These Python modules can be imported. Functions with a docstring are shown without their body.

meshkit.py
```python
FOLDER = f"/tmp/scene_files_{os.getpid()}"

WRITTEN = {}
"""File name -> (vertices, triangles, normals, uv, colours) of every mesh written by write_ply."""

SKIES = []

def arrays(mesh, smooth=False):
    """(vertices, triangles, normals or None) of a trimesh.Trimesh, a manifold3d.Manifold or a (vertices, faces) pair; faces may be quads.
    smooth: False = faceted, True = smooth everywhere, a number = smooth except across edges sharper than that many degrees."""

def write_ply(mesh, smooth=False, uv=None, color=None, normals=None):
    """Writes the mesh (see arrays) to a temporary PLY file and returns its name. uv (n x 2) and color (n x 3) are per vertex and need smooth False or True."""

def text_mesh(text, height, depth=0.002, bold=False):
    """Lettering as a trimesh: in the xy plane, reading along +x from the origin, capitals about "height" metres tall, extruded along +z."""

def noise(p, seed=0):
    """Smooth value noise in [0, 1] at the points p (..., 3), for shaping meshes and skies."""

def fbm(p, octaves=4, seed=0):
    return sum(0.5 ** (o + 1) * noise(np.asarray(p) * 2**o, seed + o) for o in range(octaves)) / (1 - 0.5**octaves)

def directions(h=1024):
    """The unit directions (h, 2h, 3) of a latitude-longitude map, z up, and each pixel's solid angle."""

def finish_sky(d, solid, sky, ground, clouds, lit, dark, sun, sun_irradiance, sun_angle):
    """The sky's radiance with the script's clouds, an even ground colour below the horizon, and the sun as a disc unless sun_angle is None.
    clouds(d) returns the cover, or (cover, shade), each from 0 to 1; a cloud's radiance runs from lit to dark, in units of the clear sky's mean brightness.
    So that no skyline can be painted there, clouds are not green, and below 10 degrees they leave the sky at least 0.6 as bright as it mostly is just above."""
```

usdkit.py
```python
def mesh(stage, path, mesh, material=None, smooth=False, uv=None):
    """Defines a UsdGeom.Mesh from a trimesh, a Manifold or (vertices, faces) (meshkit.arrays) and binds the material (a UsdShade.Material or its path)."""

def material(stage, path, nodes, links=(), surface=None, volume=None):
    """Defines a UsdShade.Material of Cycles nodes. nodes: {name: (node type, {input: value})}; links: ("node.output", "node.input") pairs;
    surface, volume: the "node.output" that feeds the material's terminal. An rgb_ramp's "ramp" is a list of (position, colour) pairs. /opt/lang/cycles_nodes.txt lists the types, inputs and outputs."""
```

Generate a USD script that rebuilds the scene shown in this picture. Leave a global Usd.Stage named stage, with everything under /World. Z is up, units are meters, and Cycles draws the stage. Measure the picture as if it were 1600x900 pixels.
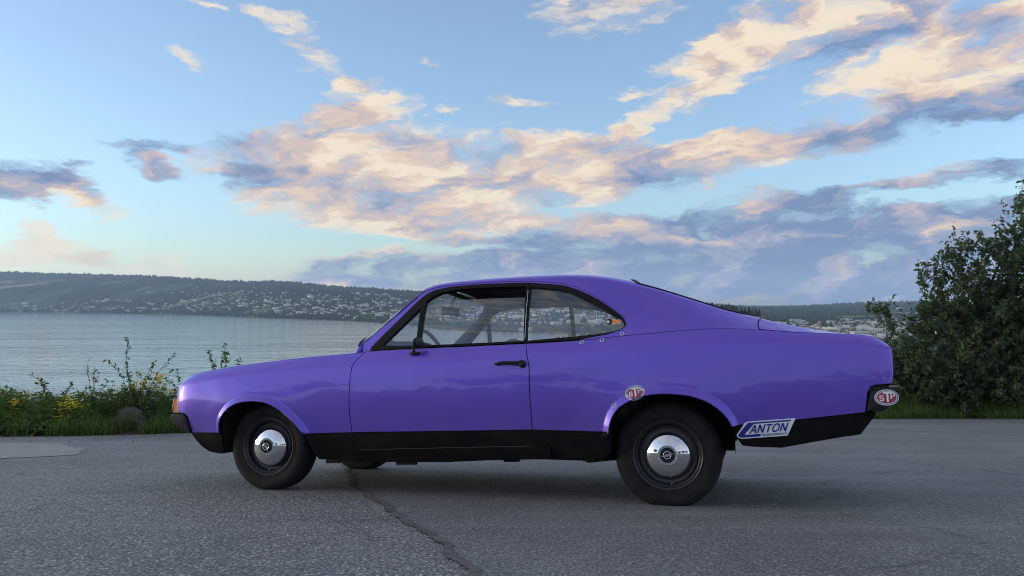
import math, random
import numpy as np, trimesh, shapely
from shapely import affinity
from shapely.geometry import Polygon, LineString, Point, MultiPolygon, box as sbox
from shapely.ops import unary_union
from scipy.interpolate import PchipInterpolator as PCH, CubicSpline, RectBivariateSpline
from scipy.ndimage import gaussian_filter1d
from scipy.spatial import cKDTree, Delaunay
from pxr import Usd, UsdGeom, UsdLux, UsdShade, Sdf, Gf, Vt
import usdkit, meshkit

stage = Usd.Stage.CreateInMemory()
UsdGeom.SetStageUpAxis(stage, UsdGeom.Tokens.z)
UsdGeom.SetStageMetersPerUnit(stage, 1.0)
UsdGeom.Xform.Define(stage, '/World')
UsdGeom.Scope.Define(stage, '/World/Looks')

# ------------------------------------------------------------------ camera
SLOPE = 0.1028                      # the car park falls away towards the lake
PITCH = 0.0192
CAM = np.array([0.0, 0.695 * math.sin(SLOPE), 0.695 * math.cos(SLOPE)])
EXPOSURE = 1.34
cam = UsdGeom.Camera.Define(stage, '/World/camera')
cam.AddTranslateOp().Set(Gf.Vec3d(*map(float, CAM)))
cam.AddRotateXOp().Set(90 + math.degrees(PITCH))
cam.CreateHorizontalApertureAttr(36.0)
cam.CreateVerticalApertureAttr(36.0 * 9 / 16)
cam.CreateFocalLengthAttr(36.0 * 1250 / 1600)
cam.CreateClippingRangeAttr(Gf.Vec2f(0.05, 30000))
cam.CreateExposureAttr(EXPOSURE)

# ------------------------------------------------------------------ node graphs
class NG:
    """A small builder of Cycles node graphs: inputs that are '@node.output' become links."""
    def __init__(self): self.nodes, self.links, self.k = {}, [], 0
    def n(self, kind, **inp):
        self.k += 1; name = 'n%d' % self.k; vals = {}
        for a, b in inp.items():
            if isinstance(b, str) and b.startswith('@'): self.links.append((b[1:], name + '.' + a))
            else: vals[a] = b
        self.nodes[name] = (kind, vals); return name
    def m(self, op, a, b=None, c=None, clamp=False):
        inp = {'math_type': op, 'value1': a}
        if b is not None: inp['value2'] = b
        if c is not None: inp['value3'] = c
        if clamp: inp['use_clamp'] = True
        return '@' + self.n('math', **inp) + '.value'
    def vm(self, op, a, b=None, out='vector', **kw):
        inp = {'math_type': op, 'vector1': a}
        if b is not None: inp['vector2'] = b
        return '@' + self.n('vector_math', **inp, **kw) + '.' + out
    def mixc(self, fac, a, b, kind='mix'):
        return '@' + self.n('mix_color', blend_type=kind, fac=fac, a=a, b=b) + '.result'
    def noise(self, vec, scale, detail=2.0, rough=0.5, out='fac', **kw):
        return '@' + self.n('noise_texture', dimensions='3D', type='fBM', vector=vec, scale=scale, detail=detail, roughness=rough, **kw) + '.' + out
    def maprange(self, v, a, b, c=0.0, d=1.0, kind='linear'):
        return '@' + self.n('map_range', range_type=kind, value=v, from_min=a, from_max=b, to_min=c, to_max=d, clamp=True) + '.result'
    def ramp(self, fac, stops): return '@' + self.n('rgb_ramp', fac=fac, ramp=stops) + '.color'
    def make(self, path, surface=None, volume=None):
        return usdkit.material(stage, path, self.nodes, self.links, surface=surface and surface.lstrip('@'), volume=volume and volume.lstrip('@'))

# ------------------------------------------------------------------ sky and the last of the sun
SUN_AZ, SUN_EL = math.radians(-88.0), math.radians(6.5)      # low over the hills on the left, beyond the frame
SKY_STRENGTH = 0.15
# clouds: where they stand in the sky (degrees of azimuth, elevation, half length, half height, tilt), how thick, how grey
CLOUDS = [
    (-11.7, 11.5, 7.2, 4.24, 20, 1.20, 0.2), (-9.1, 8.3, 12.2, 4.58, -3, 1.20, 0.25), (-1.8, 9.3, 14.2, 3.40, 0, 1.08, 0.35), (6.8, 9.6, 11.6, 2.76, 3, 1.14, 0.4),
    (12.6, 9.6, 5.4, 1.69, 5, 0.91, 0.9), (-16.5, 9.2, 7.0, 2.46, -10, 1.21, 0.95), (-8.6, 6.3, 11.4, 2.25, -3, 1.12, 0.2), (-10.9, 12.8, 4.6, 2.79, -25, 0.40, 0.15),
    (14.8, 10.8, 6.5, 1.32, 12, 0.91, 0.9), (19, 10.8, 6.3, 1.64, 10, 0.90, 0.2), (26.4, 11.7, 10.6, 1.77, 8, 1.30, 1), (32.6, 12.2, 7.3, 1.56, 8, 1.17, 1),
    (16.9, 18, 8.7, 3.26, 25, 1.00, 0.05), (14.4, 15.3, 3.6, 2.70, 50, 0.90, 0.05), (22.6, 18.9, 6.6, 2.29, 20, 0.90, 0.1), (26.4, 15.2, 8.5, 2.49, 20, 1.00, 0.08),
    (31.3, 15.8, 7.4, 3.97, 20, 1.00, 0.3), (29.2, 13.3, 5.6, 1.62, 10, 0.80, 0.1), (24.1, 17.4, 8.4, 1.69, 22, 1.01, 0.8), (6.4, 20, 6.7, 2.34, 5, 0.80, 0.05),
    (19.8, 2.5, 24.4, 4.19, 1, 1.87, 0.98), (9.1, 4, 12.2, 2.75, 2, 0.95, 0.98), (6.8, 5.1, 8.0, 1.54, 5, 0.70, 0.5), (14.4, 5.7, 11.1, 1.52, 2, 0.99, 0.98),
    (25.6, 4.9, 13.9, 1.34, 8, 1.10, 0.98), (-3.7, 2.7, 14.8, 1.24, 3, 1.38, 0.98), (-7.3, 1.5, 9.8, 0.61, 0, 0.97, 0.98), (30.6, 5.1, 7.0, 1.17, 14, 0.97, 0.98),
    (19.4, 6.8, 7.4, 1.40, -8, 0.85, 0.85), (24.5, 7.2, 9.6, 0.71, 4, 1.10, 0.9), (31.6, 8.4, 4.4, 0.78, 5, 1.21, 1), (-11.7, 3.2, 4.6, 0.70, 5, 0.93, 0.2),
    (-29.9, 7.9, 4.1, 1.18, -10, 0.91, 1), (-32.3, 7.3, 2.6, 1.51, -5, 1.21, 1), (-27.8, 6.5, 3.4, 1.13, -18, 0.85, 0.15), (-24.7, 9.9, 3.9, 0.84, 5, 1.10, 1),
    (-24.3, 8.8, 2.6, 0.78, -5, 1.10, 1), (-30.6, 4.4, 5.0, 1.49, -20, 0.60, 0.12), (-28.5, 3.1, 7.9, 1.20, -5, 0.60, 0.3), (-32.6, 2.5, 5.2, 0.94, 0, 0.52, 0.3),
    (-15.6, 18.5, 3.8, 1.37, -20, 0.66, 0.05), (-13.9, 16.4, 3.7, 1.17, -25, 0.66, 0.05), (-11.5, 15.5, 2.8, 0.77, 10, 0.66, 0.05), (-21.8, 15.6, 4.0, 0.99, -12, 0.65, 0.1),
    (-20.6, 18.9, 2.5, 0.53, -15, 0.62, 0.1), (0.5, 14, 3.7, 0.64, 5, 0.78, 0.05), (8.4, 14.8, 3.3, 0.49, 0, 0.70, 0.05), (-4.6, 13.5, 2.2, 0.43, 0, 0.62, 0.05),
    (-5, 16.3, 2.2, 0.56, -15, 0.62, 0.1), (7.7, 12, 4.4, 0.92, 25, 0.84, 0.15), (9.5, 13.1, 4.0, 0.98, 30, 0.62, 0.1), (2.7, 5.9, 8.1, 0.85, 2, 0.78, 0.5),
    (0, 4.5, 8.1, 0.71, 2, 0.97, 0.98), (15.6, 4.4, 8.8, 0.54, 2, 0.60, 0.1), (21.8, 4.3, 6.7, 0.46, 3, 0.50, 0.1), (9.1, 2.7, 7.3, 0.55, -2, 0.50, 0.15),
    (19.8, 1, 17.0, 0.82, 0, 1.10, 0.98), (16.9, 2.1, 13.4, 0.59, 1, 0.83, 0.98),]
def make_sky():
    g = NG()
    d = '@' + g.n('texture_coordinate') + '.generated'
    s = g.n('separate_xyz', vector=d)
    az = g.m('arctan2', '@%s.x' % s, '@%s.y' % s)
    el = g.m('arcsine', '@%s.z' % s)
    p = '@' + g.n('combine_xyz', x=az, y=el, z=0.0) + '.vector'
    sky = '@' + g.n('sky_texture', sky_type='single_scattering', sun_disc=False, sun_elevation=SUN_EL, sun_rotation=SUN_AZ, altitude=200.0, air_density=1.0, aerosol_density=0.9, ozone_density=3.4) + '.color'
    sky = '@' + g.n('hsv', hue=0.5, saturation=0.80, value=0.97, fac=1.0, color=sky) + '.color'
    # ragged outlines: bend the sky coordinate with noise before the cloud masses are laid on it
    ps = g.vm('multiply', p, (1.0, 2.6, 1.0))
    w1 = g.vm('scale', g.vm('subtract', g.noise(ps, 7.0, 8.0, 0.66, out='color'), (.5, .5, .5)), scale=0.17)
    w1 = g.vm('multiply', w1, (1.0, 0.42, 0.0))
    pw = g.vm('add', p, w1)
    body, grey = 0.0, 0.0
    for (a, e, rx, ry, rot, wt, gr) in CLOUDS:
        mp = '@' + g.n('mapping', mapping_type='texture', vector=pw, location=(math.radians(a), math.radians(e), 0), rotation=(0, 0, math.radians(rot)), scale=(math.radians(rx), math.radians(ry), 1)) + '.vector'
        gr_ = '@' + g.n('gradient_texture', gradient_type='spherical', vector=mp) + '.fac'
        body = g.m('multiply_add', gr_, wt * 1.75, body)
        grey = g.m('multiply_add', gr_, wt * 1.75 * gr, grey)
    # the rest of the sky, outside this view, carries the same broken cloud
    out = g.m('maximum', g.maprange(g.m('absolute', az), 0.68, 0.95), g.maprange(el, 0.42, 0.60))
    big = g.maprange(g.noise(g.vm('multiply', d, (1., 1., 2.0)), 1.3, 2.0, 0.45), 0.28, 0.70, 0.40, 0.95)
    big = g.m('multiply', g.m('multiply', big, out), g.maprange(el, 0.02, 0.12))
    gfrac = g.m('divide', g.m('multiply_add', big, 0.30, grey), g.m('maximum', g.m('add', body, big), 0.15))
    body = g.m('subtract', 1.0, g.m('exponent', g.m('multiply', g.m('add', body, big), -1.25)))      # masses saturate, so that the fine structure opens gaps in them
    # streaky fine structure, and the same a little towards the light for relief
    rot = '@' + g.n('mapping', mapping_type='point', vector=pw, rotation=(0, 0, math.radians(-9)), scale=(1, 1, 1)) + '.vector'
    q = g.vm('multiply', rot, (1.0, 2.7, 1.0))
    n1 = g.noise(q, 11.0, 10.0, 0.66)
    n2 = g.noise(g.vm('add', q, (-0.030, -0.040, 0.0)), 10.0, 4.0, 0.52)
    dens = g.m('add', g.m('multiply_add', body, 1.34, -0.60), g.m('multiply_add', n1, 2.9, -1.45))
    cover = g.maprange(dens, -0.12, 0.72, 0.0, 0.97, 'smoothstep')
    thick = g.maprange(dens, 0.1, 1.3)
    relief = g.m('multiply', g.m('subtract', n2, n1), 2.8)
    sh = g.m('add', g.m('multiply_add', gfrac, 1.0, 0.02), relief)
    sh = g.m('add', sh, g.m('multiply', g.m('subtract', thick, 0.45), 0.30))
    sh = g.maprange(sh, 0.0, 1.0)
    U = 1.0 / (SKY_STRENGTH * 2 ** EXPOSURE)
    colr = g.ramp(sh, [(0.0, (0.94, 0.80, 0.62)), (0.25, (0.78, 0.60, 0.48)), (0.5, (0.54, 0.47, 0.50)), (0.75, (0.31, 0.35, 0.50)), (1.0, (0.17, 0.25, 0.44))])
    colr = g.vm('scale', colr, scale=U)
    col = g.mixc(cover, sky, colr)
    bg = g.n('background_shader', color=col, strength=SKY_STRENGTH)
    m = g.make('/World/Looks/sky_look', surface='@%s.background' % bg)
    dome = UsdLux.DomeLight.Define(stage, '/World/sky')
    dome.CreateIntensityAttr(1.0)
    UsdShade.MaterialBindingAPI.Apply(dome.GetPrim()).Bind(m)
    dome.GetPrim().SetCustomDataByKey('kind', 'structure')
make_sky()
sun = UsdLux.DistantLight.Define(stage, '/World/sun')
sun.CreateIntensityAttr(0.012); sun.CreateAngleAttr(10.0); sun.CreateColorAttr(Gf.Vec3f(1.0, 0.82, 0.62))
UsdLux.DistantLight(sun).GetPrim().CreateAttribute('inputs:normalize', Sdf.ValueTypeNames.Bool).Set(True)
sd = np.array([math.sin(SUN_AZ) * math.cos(SUN_EL), math.cos(SUN_AZ) * math.cos(SUN_EL), math.sin(SUN_EL)])
sun.AddTransformOp().Set(Gf.Matrix4d().SetLookAt(Gf.Vec3d(0, 0, 0), Gf.Vec3d(*map(float, -sd)), Gf.Vec3d(0, 0, 1)).GetInverse())

# ------------------------------------------------------------------ scene helpers
_taken = {}
def numbered(parent, name):
    k = _taken.get((parent, name), 0); _taken[(parent, name)] = k + 1
    return '%s/%s' % (parent, name if k == 0 else '%s_%03d' % (name, k))
def tag(prim, label=None, cat=None, group=None, kind=None):
    prim = prim.GetPrim() if hasattr(prim, 'GetPrim') else prim
    for k, v in (('label', label), ('category', cat), ('group', group), ('kind', kind)):
        if v: prim.SetCustomDataByKey(k, v)
    return prim
def put(parent, name, mesh, mat, smooth=30, label=None, cat=None, group=None, kind=None, loc=None, rotz=None):
    """One Mesh prim. mesh: (V, F, N) with vertex normals, or anything usdkit.mesh takes."""
    path = numbered(parent, name)
    if isinstance(mesh, tuple) and len(mesh) == 3:
        V, F, N = mesh
        m = usdkit.mesh(stage, path, (V, F), mat, smooth=False)
        if N is not None:
            m.CreateNormalsAttr(Vt.Vec3fArray.FromNumpy(np.asarray(N, np.float32))); m.SetNormalsInterpolation('vertex')
    else:
        m = usdkit.mesh(stage, path, mesh, mat, smooth=smooth)
    if loc is not None: m.AddTranslateOp().Set(Gf.Vec3d(*map(float, loc)))
    if rotz is not None: m.AddRotateZOp().Set(math.degrees(rotz))
    tag(m, label, cat, group, kind)
    return path
def thing(name, label, cat, loc=(0, 0, 0), rotz=0.0, group=None, scale=None, mat4=None, parent='/World'):
    path = numbered(parent, name)
    x = UsdGeom.Xform.Define(stage, path)
    if mat4 is not None: x.AddTransformOp().Set(Gf.Matrix4d(*[float(a) for a in np.asarray(mat4).T.ravel()]))
    else:
        x.AddTranslateOp().Set(Gf.Vec3d(*map(float, loc)))
        if rotz: x.AddRotateZOp().Set(math.degrees(rotz))
        if scale is not None: x.AddScaleOp().Set(Gf.Vec3f(*map(float, np.broadcast_to(scale, 3))))
    tag(x, label, cat, group)
    return path
def refer(name, source, label, cat, loc, rotz=0.0, scale=None, group=None, mat4=None):
    path = thing(name, label, cat, loc, rotz, group, scale, mat4)
    p = stage.GetPrimAtPath(path); p.GetReferences().AddInternalReference(source); p.SetInstanceable(True)
    return path

# the car park is a plane that falls away to the lake: its axes are right, downhill, normal
def onground(x, y, z=0.0):
    c, s = math.cos(SLOPE), math.sin(SLOPE)
    x, y, z = np.broadcast_arrays(np.asarray(x, float), np.asarray(y, float), np.asarray(z, float))
    return np.stack([x, y * c + z * s, -y * s + z * c], -1)

def simple(name, color, rough=0.5, metal=0.0, coat=0.0, spec=0.5, bump=None, vary=None, **kw):
    g = NG(); col = color; extra = dict(kw)
    if vary or bump: tc = '@' + g.n('texture_coordinate') + '.object'
    if vary:
        sc, amt = vary
        f = g.noise(tc, sc, 6.0, 0.6)
        col = g.mixc(g.maprange(f, 0.3, 0.7), tuple(np.array(color) * (1 - amt)), tuple(np.clip(np.array(color) * (1 + amt), 0, 1)))
        extra['roughness'] = g.maprange(f, 0.3, 0.7, rough * 0.85, min(1, rough * 1.15))
    else: extra['roughness'] = rough
    if bump:
        sc, st, ds = bump
        extra['normal'] = '@' + g.n('bump', height=g.noise(tc, sc, 4.0, 0.6), strength=st, distance=ds) + '.normal'
    b = g.n('principled_bsdf', base_color=col, metallic=metal, coat_weight=coat, specular_ior_level=spec, **extra)
    return g.make('/World/Looks/' + name, surface='@%s.BSDF' % b)

# ------------------------------------------------------------------ shells cut out of a curved surface
def region(poly, h, extra=()):
    pts, rings = [], []
    poly = shapely.geometry.polygon.orient(poly)
    for r in [poly.exterior] + list(poly.interiors):
        c = np.array(shapely.segmentize(r, h * 0.8).coords)[:-1]
        keep = np.ones(len(c), bool)
        keep[np.linalg.norm(c - np.roll(c, 1, 0), axis=1) < 1e-5] = False
        c = c[keep]; rings.append(np.arange(len(c)) + sum(len(p) for p in pts)); pts.append(c)
    x0, y0, x1, y1 = poly.bounds
    gx, gy = np.meshgrid(np.arange(x0 + h / 2, x1, h), np.arange(y0 + h / 2, y1, h))
    gx = gx + (np.arange(len(gx)) % 2)[:, None] * h / 2
    inner = poly.buffer(-h * 0.45)
    k = shapely.contains_xy(inner, gx.ravel(), gy.ravel()); grid = np.stack([gx.ravel()[k], gy.ravel()[k]], 1)
    for line in extra:                       # creases: rows of points that the triangles follow
        c = np.array(shapely.segmentize(LineString(line), h * .6).coords); c = c[shapely.contains_xy(poly.buffer(-h * .12), c[:, 0], c[:, 1])]
        if len(c):
            d, _ = cKDTree(c).query(grid); grid = grid[d > h * .5]; pts.append(c)
    pts.append(grid)
    P = np.vstack(pts)
    T = Delaunay(P).simplices
    c = P[T].mean(1)
    T = T[shapely.contains_xy(poly, c[:, 0], c[:, 1])]
    a, b, d = P[T[:, 0]], P[T[:, 1]], P[T[:, 2]]
    ar = (b[:, 0] - a[:, 0]) * (d[:, 1] - a[:, 1]) - (b[:, 1] - a[:, 1]) * (d[:, 0] - a[:, 0])
    T[ar < 0] = T[ar < 0][:, ::-1]
    return P, T[np.abs(ar) > 1e-10], rings
def normals_of(fn, a, b, e=.0015):
    da, db = fn(a + e, b) - fn(a - e, b), fn(a, b + e) - fn(a, b - e)
    n = np.cross(da, db); return n / np.maximum(np.linalg.norm(n, axis=1, keepdims=True), 1e-12)
def shell(poly, fn, h=.014, outer=0.0, thick=.006, scale=(1, 1), flip=False, walls=True, back=True, extra=()):
    """A closed sheet of some thickness over a region of the surface fn(a, b). scale makes the two parameters comparable in metres."""
    out = []
    for pg in (poly.geoms if hasattr(poly, 'geoms') else [poly]):
        if pg.is_empty or pg.area < 1e-6: continue
        sp = affinity.scale(pg, scale[0], scale[1], origin=(0, 0))
        P, T, rings = region(sp, h, [np.array(l) * np.array(scale) for l in extra])
        a, b = P[:, 0] / scale[0], P[:, 1] / scale[1]
        Q, N = fn(a, b), normals_of(fn, a, b)
        if flip: N = -N
        A, B = Q + N * outer, Q + N * (outer - thick)
        if flip: T = T[:, ::-1]
        V, F, NN = [A], [T], [N]; o = len(A)
        if back: V.append(B); F.append(T[:, ::-1] + o); NN.append(-N); o += len(B)
        if walls:
            for r in rings:
                r2 = np.roll(r, -1); n = len(r)
                t = Q[r2] - Q[r]; wn = np.cross(t, (N[r] + N[r2]) / 2)
                if flip: wn = -wn
                wn /= np.maximum(np.linalg.norm(wn, axis=1, keepdims=True), 1e-12)
                V.append(np.vstack([A[r], A[r2], B[r2], B[r]])); NN.append(np.vstack([wn] * 4))
                i = np.arange(n) + o
                f = np.vstack([np.stack([i, i + 2 * n, i + n], 1), np.stack([i, i + 3 * n, i + 2 * n], 1)])
                F.append(f[:, ::-1] if flip else f); o += 4 * n
        out.append((np.vstack(V), np.vstack(F), np.vstack(NN)))
    return joined(*out)
def joined(*ms):
    V, F, N, o = [], [], [], 0
    for v, f, n in ms: V.append(v); F.append(f + o); N.append(n); o += len(v)
    return np.vstack(V), np.vstack(F), np.vstack(N)
def mirror(m):
    V, F, N = m; k = np.array([1, -1, 1.0])
    return V * k, F[:, ::-1], N * k
def with_normals(mesh, angle=35):
    v, f, n = meshkit.arrays(mesh, angle); return v, f, n
def lathe(profile, n=72):
    """profile: (radius, y) from the outside inwards, turned round the y axis"""
    m = trimesh.creation.revolve(np.array(profile), sections=n)      # about z
    m.apply_transform(trimesh.transformations.rotation_matrix(math.pi / 2, (1, 0, 0)))
    return m
def tube(points, radius, n=10, caps=True):
    p = np.array(points, float); k = len(p)
    rad = np.broadcast_to(np.asarray(radius, float), (k,))
    t = np.gradient(p, axis=0); t /= np.linalg.norm(t, axis=1, keepdims=True)
    ref = np.array([0, 0, 1.0]) if abs(t[:, 2]).max() < .95 else np.array([0.3, 1.0, 0.1])
    x = np.cross(t, ref); x /= np.linalg.norm(x, axis=1, keepdims=True); y = np.cross(t, x)
    a = np.arange(n) / n * 2 * math.pi
    V = (p[:, None] + rad[:, None, None] * (np.cos(a)[None, :, None] * x[:, None] + np.sin(a)[None, :, None] * y[:, None])).reshape(-1, 3)
    F = []
    for i in range(k - 1):
        for j in range(n):
            q = [i * n + j, i * n + (j + 1) % n, (i + 1) * n + (j + 1) % n, (i + 1) * n + j]
            F += [[q[0], q[2], q[1]], [q[0], q[3], q[2]]]
    if caps:
        V = np.vstack([V, p[:1], p[-1:]]); c = k * n
        for j in range(n):
            F += [[c, j, (j + 1) % n], [c + 1, (k - 1) * n + (j + 1) % n, (k - 1) * n + j]]
    m = trimesh.Trimesh(V, F, process=False); m.fix_normals(); return m
def rbox(size, r=.01, seg=2):
    """A box with rounded edges."""
    import manifold3d
    s = np.array(size) / 2 - r
    pts = []
    ico = trimesh.creation.icosphere(seg, r).vertices
    for sx in (-1, 1):
        for sy in (-1, 1):
            for sz in (-1, 1): pts.append(ico + s * [sx, sy, sz])
    return trimesh.convex.convex_hull(np.vstack(pts))
def moved(m, loc=(0, 0, 0), rot=None):
    m = m.copy()
    if rot is not None: m.apply_transform(trimesh.transformations.euler_matrix(*rot))
    m.apply_translation(loc); return m
def cat_(*ms): return trimesh.util.concatenate(list(ms))
def P_(pts):
    a=np.array(pts,float); f=PCH(a[:,0],a[:,1]); lo,hi=a[0,0],a[-1,0]
    return lambda u: f(np.clip(u,lo,hi))
# ---- lower body: side surface v = side_v(u, z)
half_width=P_([(-.765,.742),(-.745,.765),(-.705,.794),(-.62,.818),(-.5,.832),(-.3,.845),(.5,.857),(1.5,.864),(2.6,.866),(3.3,.854),(3.65,.838),(3.82,.822),(3.88,.808),(3.92,.780)])
crease_z=P_([(-.76,.69),(-.66,.705),(-.302,.748),(.045,.785),(.334,.805),(.661,.82),(1.153,.837),(1.411,.847),(1.745,.866),(2.066,.886),(2.377,.905),(2.603,.922),(2.824,.932),(3.1,.935),(3.316,.931),(3.65,.922),(3.92,.90)])
belt_z=P_([(-.77,.62),(-.757,.66),(-.747,.690),(-.732,.720),(-.705,.745),(-.655,.764),(-.572,.784),(-.443,.803),(-.335,.819),(-.173,.837),(.006,.856),(.299,.882),(.49,.895),(.649,.907),(.74,.918),(1.1,.933),(1.43,.941),(1.81,.954),(2.0,.961),(2.257,.976),(2.4,.990),(2.6,1.004),(2.8,1.019),(2.977,1.025),(3.19,1.015),(3.32,1.003),(3.424,.994),(3.64,.984),(3.761,.974),(3.803,.966),(3.843,.951),(3.875,.928),(3.9,.90)])
_prof=CubicSpline([-.55,-.3,0,.3,.6,.8,1.0],[-.100,-.058,-.030,-.010,0,-.003,-.013],bc_type='natural')
ARCH_F=[(-.331,.372),(-.327,.42),(-.315,.463),(-.281,.508),(-.225,.553),(-.151,.581),(-.058,.590),(.035,.582),(.11,.555),(.203,.496),(.268,.438),(.319,.372)]
ARCH_R=[(2.338,.40),(2.341,.445),(2.353,.489),(2.391,.553),(2.465,.603),(2.556,.636),(2.664,.647),(2.77,.641),(2.875,.615),(2.96,.566),(3.01,.515),(3.040,.462)]
def dense(pts,h=.004,smooth=True,close=False):
    a=np.array(pts,float)
    if close: a=np.vstack([a,a[:1]])
    d=np.r_[0,np.cumsum(np.hypot(*np.diff(a,axis=0).T))]
    n=max(2,int(d[-1]/h)+1); t=np.linspace(0,d[-1],n)
    if smooth and len(a)>3:
        return np.stack([PCH(d,a[:,0])(t),PCH(d,a[:,1])(t)],1)
    # keep the corners
    t=np.unique(np.r_[t,d]); return np.stack([np.interp(t,d,a[:,0]),np.interp(t,d,a[:,1])],1)
_arches=[dense(ARCH_F,.0008),dense(ARCH_R,.0008)]
_tree=cKDTree(np.vstack(_arches))
LIP=.036
def side_v(u,z,flare=True):
    u,z=np.broadcast_arrays(np.asarray(u,float),np.asarray(z,float))
    zc,zb,hw=crease_z(u),belt_z(u),half_width(u)
    q=(z-.40)/(zc-.40)
    low=_prof(np.clip(q,-.55,1.0))
    t=np.clip((z-zc)/np.maximum(zb-zc,.02),0,1.3)
    upp=-.013-.060*(.62*t+.38*t**3)
    v=hw+np.where(q<=1,low,upp)
    if flare:
        d,_=_tree.query(np.stack([u,z],-1).reshape(-1,2)); d=d.reshape(u.shape)
        r=np.clip(1-d/LIP,0,1)
        v=v+.033*r*np.clip((z-.36)/.03,0,1)+.012*np.exp(-(d/.13)**2)
    return v
def side(u,z,side=-1):
    v=side_v(u,z); return np.stack([u,side*v,z],-1)
# ---- greenhouse: section curve at every u from the belt over the rail to the centre line
rail_z=P_([(.60,.935),(.70,.985),(.80,1.080),(.911,1.178),(1.0,1.257),(1.07,1.313),(1.13,1.342),(1.22,1.356),(1.36,1.362),(1.55,1.367),(1.79,1.370),(1.97,1.370),(2.15,1.363),(2.28,1.348),(2.40,1.328),(2.478,1.312),(2.604,1.282),(2.804,1.218),(3.037,1.138),(3.162,1.105),(3.22,1.088),(3.30,1.066),(3.45,1.03),(3.64,.994),(3.8,.975),(3.86,.945),(3.90,.915)])
rail_v=P_([(.60,.765),(.70,.748),(.911,.700),(1.07,.668),(1.2,.655),(1.8,.650),(2.15,.645),(2.4,.63),(2.6,.615),(2.9,.61),(3.2,.625),(3.5,.66),(3.8,.70),(3.9,.70)])
top_z=P_([(.45,.935),(.55,1.00),(.70,1.12),(.85,1.235),(1.0,1.34),(1.08,1.385),(1.2,1.412),(1.36,1.428),(1.6,1.440),(1.85,1.446),(2.0,1.445),(2.15,1.438),(2.3,1.422),(2.45,1.39),(2.6,1.335),(2.8,1.262),(3.0,1.19),(3.15,1.137),(3.22,1.112),(3.3,1.087),(3.45,1.047),(3.64,1.005),(3.8,.982),(3.86,.952),(3.90,.92)])
top_e=P_([(.6,.62),(1.0,.60),(1.15,.52),(2.2,.5),(2.5,.6),(2.8,.72),(3.9,.72)])
NS=161
_ug=np.linspace(.45,3.9,346)
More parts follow.
